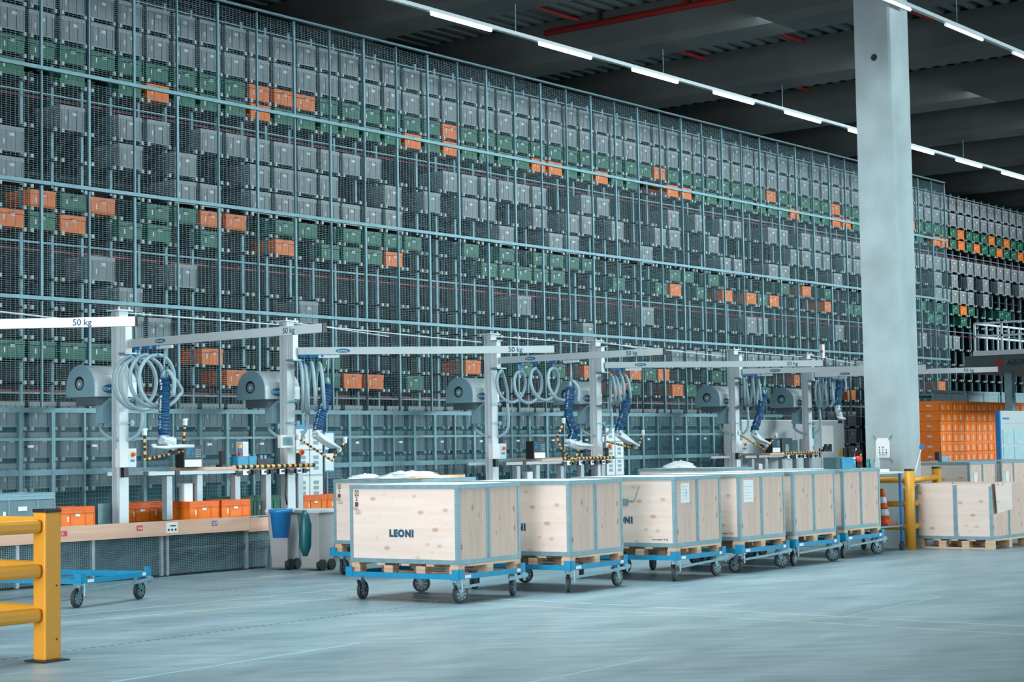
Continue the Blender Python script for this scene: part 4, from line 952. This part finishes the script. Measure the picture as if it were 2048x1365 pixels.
# ------------------------------------------------------------------ information boards
def board(px0, px1, py0, py1, y, lab):
    a = P(px0, py0, Y=y); b = P(px1, py1, Y=y)
    t = thing('information_board', lab, 'board', (a.x, y, 0)); w_ = b.x-a.x; z0, z1 = b.z, a.z
    MB().box(0, 0, z0, w_, .03, z1).build('panel', paper, t)
    MB().box(0, -.004, z1-.06, w_, 0, z1).build('header', lblue, t); MB().box(w_*.6, -.006, z1-.05, w_*.95, -.004, z1-.015).build('header_stripe', mat('magenta print', (.62, .08, .25), .5), t)
    k = MB().box(w_*.5-.01, -.004, z0, w_*.5+.01, 0, z1-.06)
    for i in (1, 2): z = z0+(z1-z0)*i/3; k.box(0, -.004, z-.01, w_, 0, z+.01)
    k.build('divider', galv, t)
    k = MB(); random.seed(px0)
    for i in range(3):
        for j in (0, 1):
            for q in range(3):
                k.box(w_*(.15+j*.5), -.004, z0+(z1-z0)*(i/3+.07)+q*.075, w_*(.15+j*.5)+.1, 0, z0+(z1-z0)*(i/3+.07)+q*.075+.05)
    k.build('sheet_print', gblue, t)
    for x in (.02, w_-.05): MB().box(x, .005, 0, x+.03, .025, z0).build('leg', alu, t)
    return w_, z0, z1
board(592, 646, 850, 1000, 17.85, 'white information board with blue and magenta header behind the second crane post')
board(1212, 1248, 850, 950, 17.85, 'white information board with blue and magenta header behind the fourth crane post')
for i, (px0, px1, py0, py1, lab) in enumerate(((648, 669, 864, 902, 'upper blue framed sheet holder beside the information board'), (648, 669, 905, 944, 'lower blue framed sheet holder beside the information board'))):
    a = P(px0, py0, Y=17.9); b = P(px1, py1, Y=17.9); t = thing('sheet_holder', lab, 'holder', (a.x, 17.9, b.z)); w_ = b.x-a.x; h_ = a.z-b.z
    MB().box(0, 0, 0, w_, .01, h_).build('frame', lblue, t); MB().box(.02, -.003, .02, w_-.02, 0, h_-.02).build('sheet', paper, t); MB().box(.01, .01, -b.z, .04, .03, h_).build('stand', alu, t)
a = P(567, 872, Y=16.9); t = thing('sheet_holder', 'white switch panel with sheet on the second crane post', 'panel', (a.x, 16.95, 1.55)); MB().box(0, 0, 0, .26, .06, .17).build('panel', paper, t, bevel=.004); MB().box(.03, -.002, .03, .22, 0, .14).build('sheet_print', galv, t)
# electrical cabinets
a = P(1482, 840, Y=17.75); b = P(1690, 940, Y=17.75)
t = thing('control_cabinet', 'row of white electrical control cabinets behind the fifth and sixth cranes', 'cabinet', (a.x, 17.75, 0)); w_ = b.x-a.x
MB().box(0, 0, .1, w_, .4, a.z).build('body', paper, t); MB().box(0, .02, 0, w_, .38, .1).build('plinth', galvd, t)
for i in range(4): MB().box(w_*i/4+.01, -.012, .12, w_*(i+1)/4-.01, 0, a.z-.02).build('door', boomm, t); 
for i in range(4): MB().box(w_*(i+1)/4-.09, -.03, 1.2, w_*(i+1)/4-.06, -.012, 1.38).build('handle', dark, t)
k = MB().prism([(w_*.93, 1.22), (w_*.93+.2, 1.22), (w_*.93+.1, 1.40)], 'Y', -.016, -.012); k.build('warning_sign', yellow, t)
MB().box(w_*.76, -.016, 1.3, w_*.88, -.012, 1.85).build('notice', paper, t)
# ------------------------------------------------------------------ waste bins and bucket
def bin_(x, y, lab, rz=0, ext=.42):
    t = thing('waste_bin', lab, 'waste bin', (x, y, 0), rz)
    k = MB(); w0, w1, h = ext*.76, ext, .76
    v = []
    for (w_, z) in ((w0, .02), (w1, h)):
        for (i, j) in ((-1, -1), (1, -1), (1, 1), (-1, 1)): v.append((i*w_/2, j*w_/2*.95, z))
    k.add(v, [(0, 3, 2, 1), (4, 5, 6, 7), (0, 1, 5, 4), (1, 2, 6, 5), (2, 3, 7, 6), (3, 0, 4, 7)])
    m = mat('grey bin plastic', (.34, .35, .36), .55, 0, .08, 3)
    k.build('body', m, t, bevel=.02)
    MB().box(-ext/2-.02, -ext/2-.01, h-.04, ext/2+.02, ext/2+.01, h+.01).build('rim', mat('bin rim', (.55, .60, .62), .5), t, bevel=.01)
    for s in (-1, 1): MB().cyl((s*(w0/2-.05), -w0/2-.03, .07), (s*(w0/2-.05), -w0/2+.03, .07), .07, n=20).build('wheel', dark, t)
    return t
a = P(592, 1140, Z=0); bin_(a.x+.0, a.y+.2, 'grey wheeled waste bin behind the hanging blue bucket', .2, .33)
a = P(644, 1142, Z=0); bin_(a.x+.08, a.y+.16, 'grey wheeled waste bin between the green lid and the plywood crates', .1, .38)
a = P(608, 1100, Z=.3)
t = thing('bin_lid', 'dark green bin lid hanging between the two grey bins', 'lid', (a.x, a.y-.02, .22))
k = MB(); k.tube([Vector((0, 0, .0)), Vector((0, 0, .12)), Vector((.01, 0, .38)), Vector((.0, 0, .5)), Vector((-.01, 0, .56))], [.03, .075, .075, .05, .02], n=14)
k.build('shell', mat('dark green plastic', (.0, .09, .10), .4), t, smooth=True)
a = P(562, 1076, Y=16.0); t = thing('blue_bucket', 'bright blue bucket hanging in front of the left grey waste bin', 'bucket', (a.x, 16.0, a.z))
MB().lathe([(.10, 0), (.132, .30), (.15, .31), (.152, .35), (.14, .35), (.13, .31), (.10, .02)], n=28).build('body', blue2, t, smooth=True); MB().tube([Vector((.14*math.cos(q), .14*math.sin(q)*.2, .34+.02*math.sin(q))) for q in [PI*i/12 for i in range(13)]], .004, n=6).build('bail', galv, t)
# cable hanging above the bucket
tag(MB().tube([P(572, 940, Y=17.0), P(573, 965, Y=17.0), P(571, 990, Y=17.0), P(574, 1010, Y=17.0)], .012, n=6).build('cable', dark, smooth=True), 'black cable hanging below the first workbench above the bucket', 'cable')
for i, (px, lab) in enumerate(((530, 'teal folded stand under the bench left of the bins, left piece'), (545, 'teal folded stand under the bench left of the bins, right piece'))):
    a = P(px, 1134, Y=16.72); o = tag(MB().prism([(0, 0), (.09, 0), (.075, .3), (.02, .3)], 'Y', 0, .02).build('stand', mat('teal steel', (.12, .24, .28), .5)), lab, 'stand'); o.location = (a.x, 16.68, 0)
# machine head at first post
a = P(218, 1000, Y=17.3); t = thing('conveyor_drive', 'small red and grey conveyor drive left of the first crane post', 'machine', (a.x-.25, 17.2, BZ-.03)); MB().box(0, .0, 0, .22, .2, .26).build('housing', galvd, t); MB().box(.22, 0, 0, .34, .05, .26).build('side_plate', mat('dull red steel', (.25, .05, .04), .5), t)
# ------------------------------------------------------------------ whiteboard at the right edge
a = P(1992, 925, Y=12.6); b = P(1992, 822, Y=12.6)
t = thing('whiteboard', 'white display board with blue edge at the right in front of the orange stack', 'board', (a.x+.22, 12.6, 0))
MB().box(0, 0, a.z-.1, 1.6, .05, b.z).build('panel', boomm, t); MB().box(-.05, -.02, .02, 0, .06, b.z).build('edge_post', blue2, t); MB().box(1.6, -.02, .02, 1.65, .06, b.z).build('edge_post', blue2, t)
MB().box(0, -.01, b.z-.22, 1.6, 0, b.z).build('header', boomm, t); MB().box(.1, -.014, b.z-.15, .4, -.01, b.z-.12).build('header_print', logo, t)
for i in range(3):
    for j in range(2): MB().box(.12+i*.5, -.008, a.z+.02+j*.30, .52+i*.5, 0, a.z+.27+j*.30).build('sheet', mat('pale teal sheet', (.38, .58, .64), .5), t)
# ------------------------------------------------------------------ overhead stacker platform at the right edge
Yp = 15.4
a = P(1948, 648, Y=Yp); b = P(1948, 703, Y=Yp); c = P(1936, 735, Y=Yp)
t = thing('stacker_platform', 'white railed service platform on a grey beam at the right edge', 'platform', (a.x, Yp, 0)); zt_, zb_, zc_ = a.z, b.z, c.z; W_ = 5.0
wr = mat('platform white steel', (.52, .60, .64), .5)
for z in (zt_, (zt_+zb_)/2+.02):
    MB().box(0, -3.6, z-.02, .03, 0, z+.02).build('rail', wr, t); MB().box(.03, -.03, z-.02, W_, 0, z+.02).build('rail', wr, t)
for i in range(7): MB().box(0, -i*.6-.02, zb_, .03, -i*.6+.02, zt_).build('railing_post', wr, t)
for i in range(1, 9): MB().box(i*.6-.02, -.03, zb_, i*.6+.02, 0, zt_).build('railing_post', wr, t)
MB().box(-.03, -3.7, zb_-.10, W_, .03, zb_).build('deck', wr, t)
MB().box(.02, -3.7, zc_-.12, W_, .25, zb_-.10).build('beam', mat('dark teal beam', (.055, .09, .10), .6), t)
for y in (-.7, -3.2): MB().box(.2, y, 0, .36, y+.16, zc_-.12).build('column', galvd, t)
a = P(1998, 726, X=t.location.x+.02)
k = MB().prism([(-.10, 0), (0, -.11), (.10, 0), (0, .11)], 'X', .012, .019); k.v = [(v[0], v[1]+a.y-Yp, v[2]+a.z) for v in k.v]; k.build('emblem', mat('emblem red', (.30, .02, .03), .6), t)
text('ABERLE', .17, (.018, a.y-Yp-.17, a.z-.06), (0, -1, 0), (0, 0, 1), t, mat('dark grey lettering', (.012, .015, .018), .6), bold=.004, world=False)
# small status light over the fifth boom
a = P(1645, 706, Y=17.9); t = thing('status_light', 'small white status box with red lamp above the cabinets', 'light', (a.x, 17.9, a.z)); MB().box(0, 0, -.1, .10, .06, .18).build('housing', paper, t); MB().cyl((-.03, 0, 0), (-.03, 0, .05), .03, n=12).build('lamp', red, t); MB().box(.03, .02, 2.0-a.z, .06, .05, -.1).build('stand', galv, t)
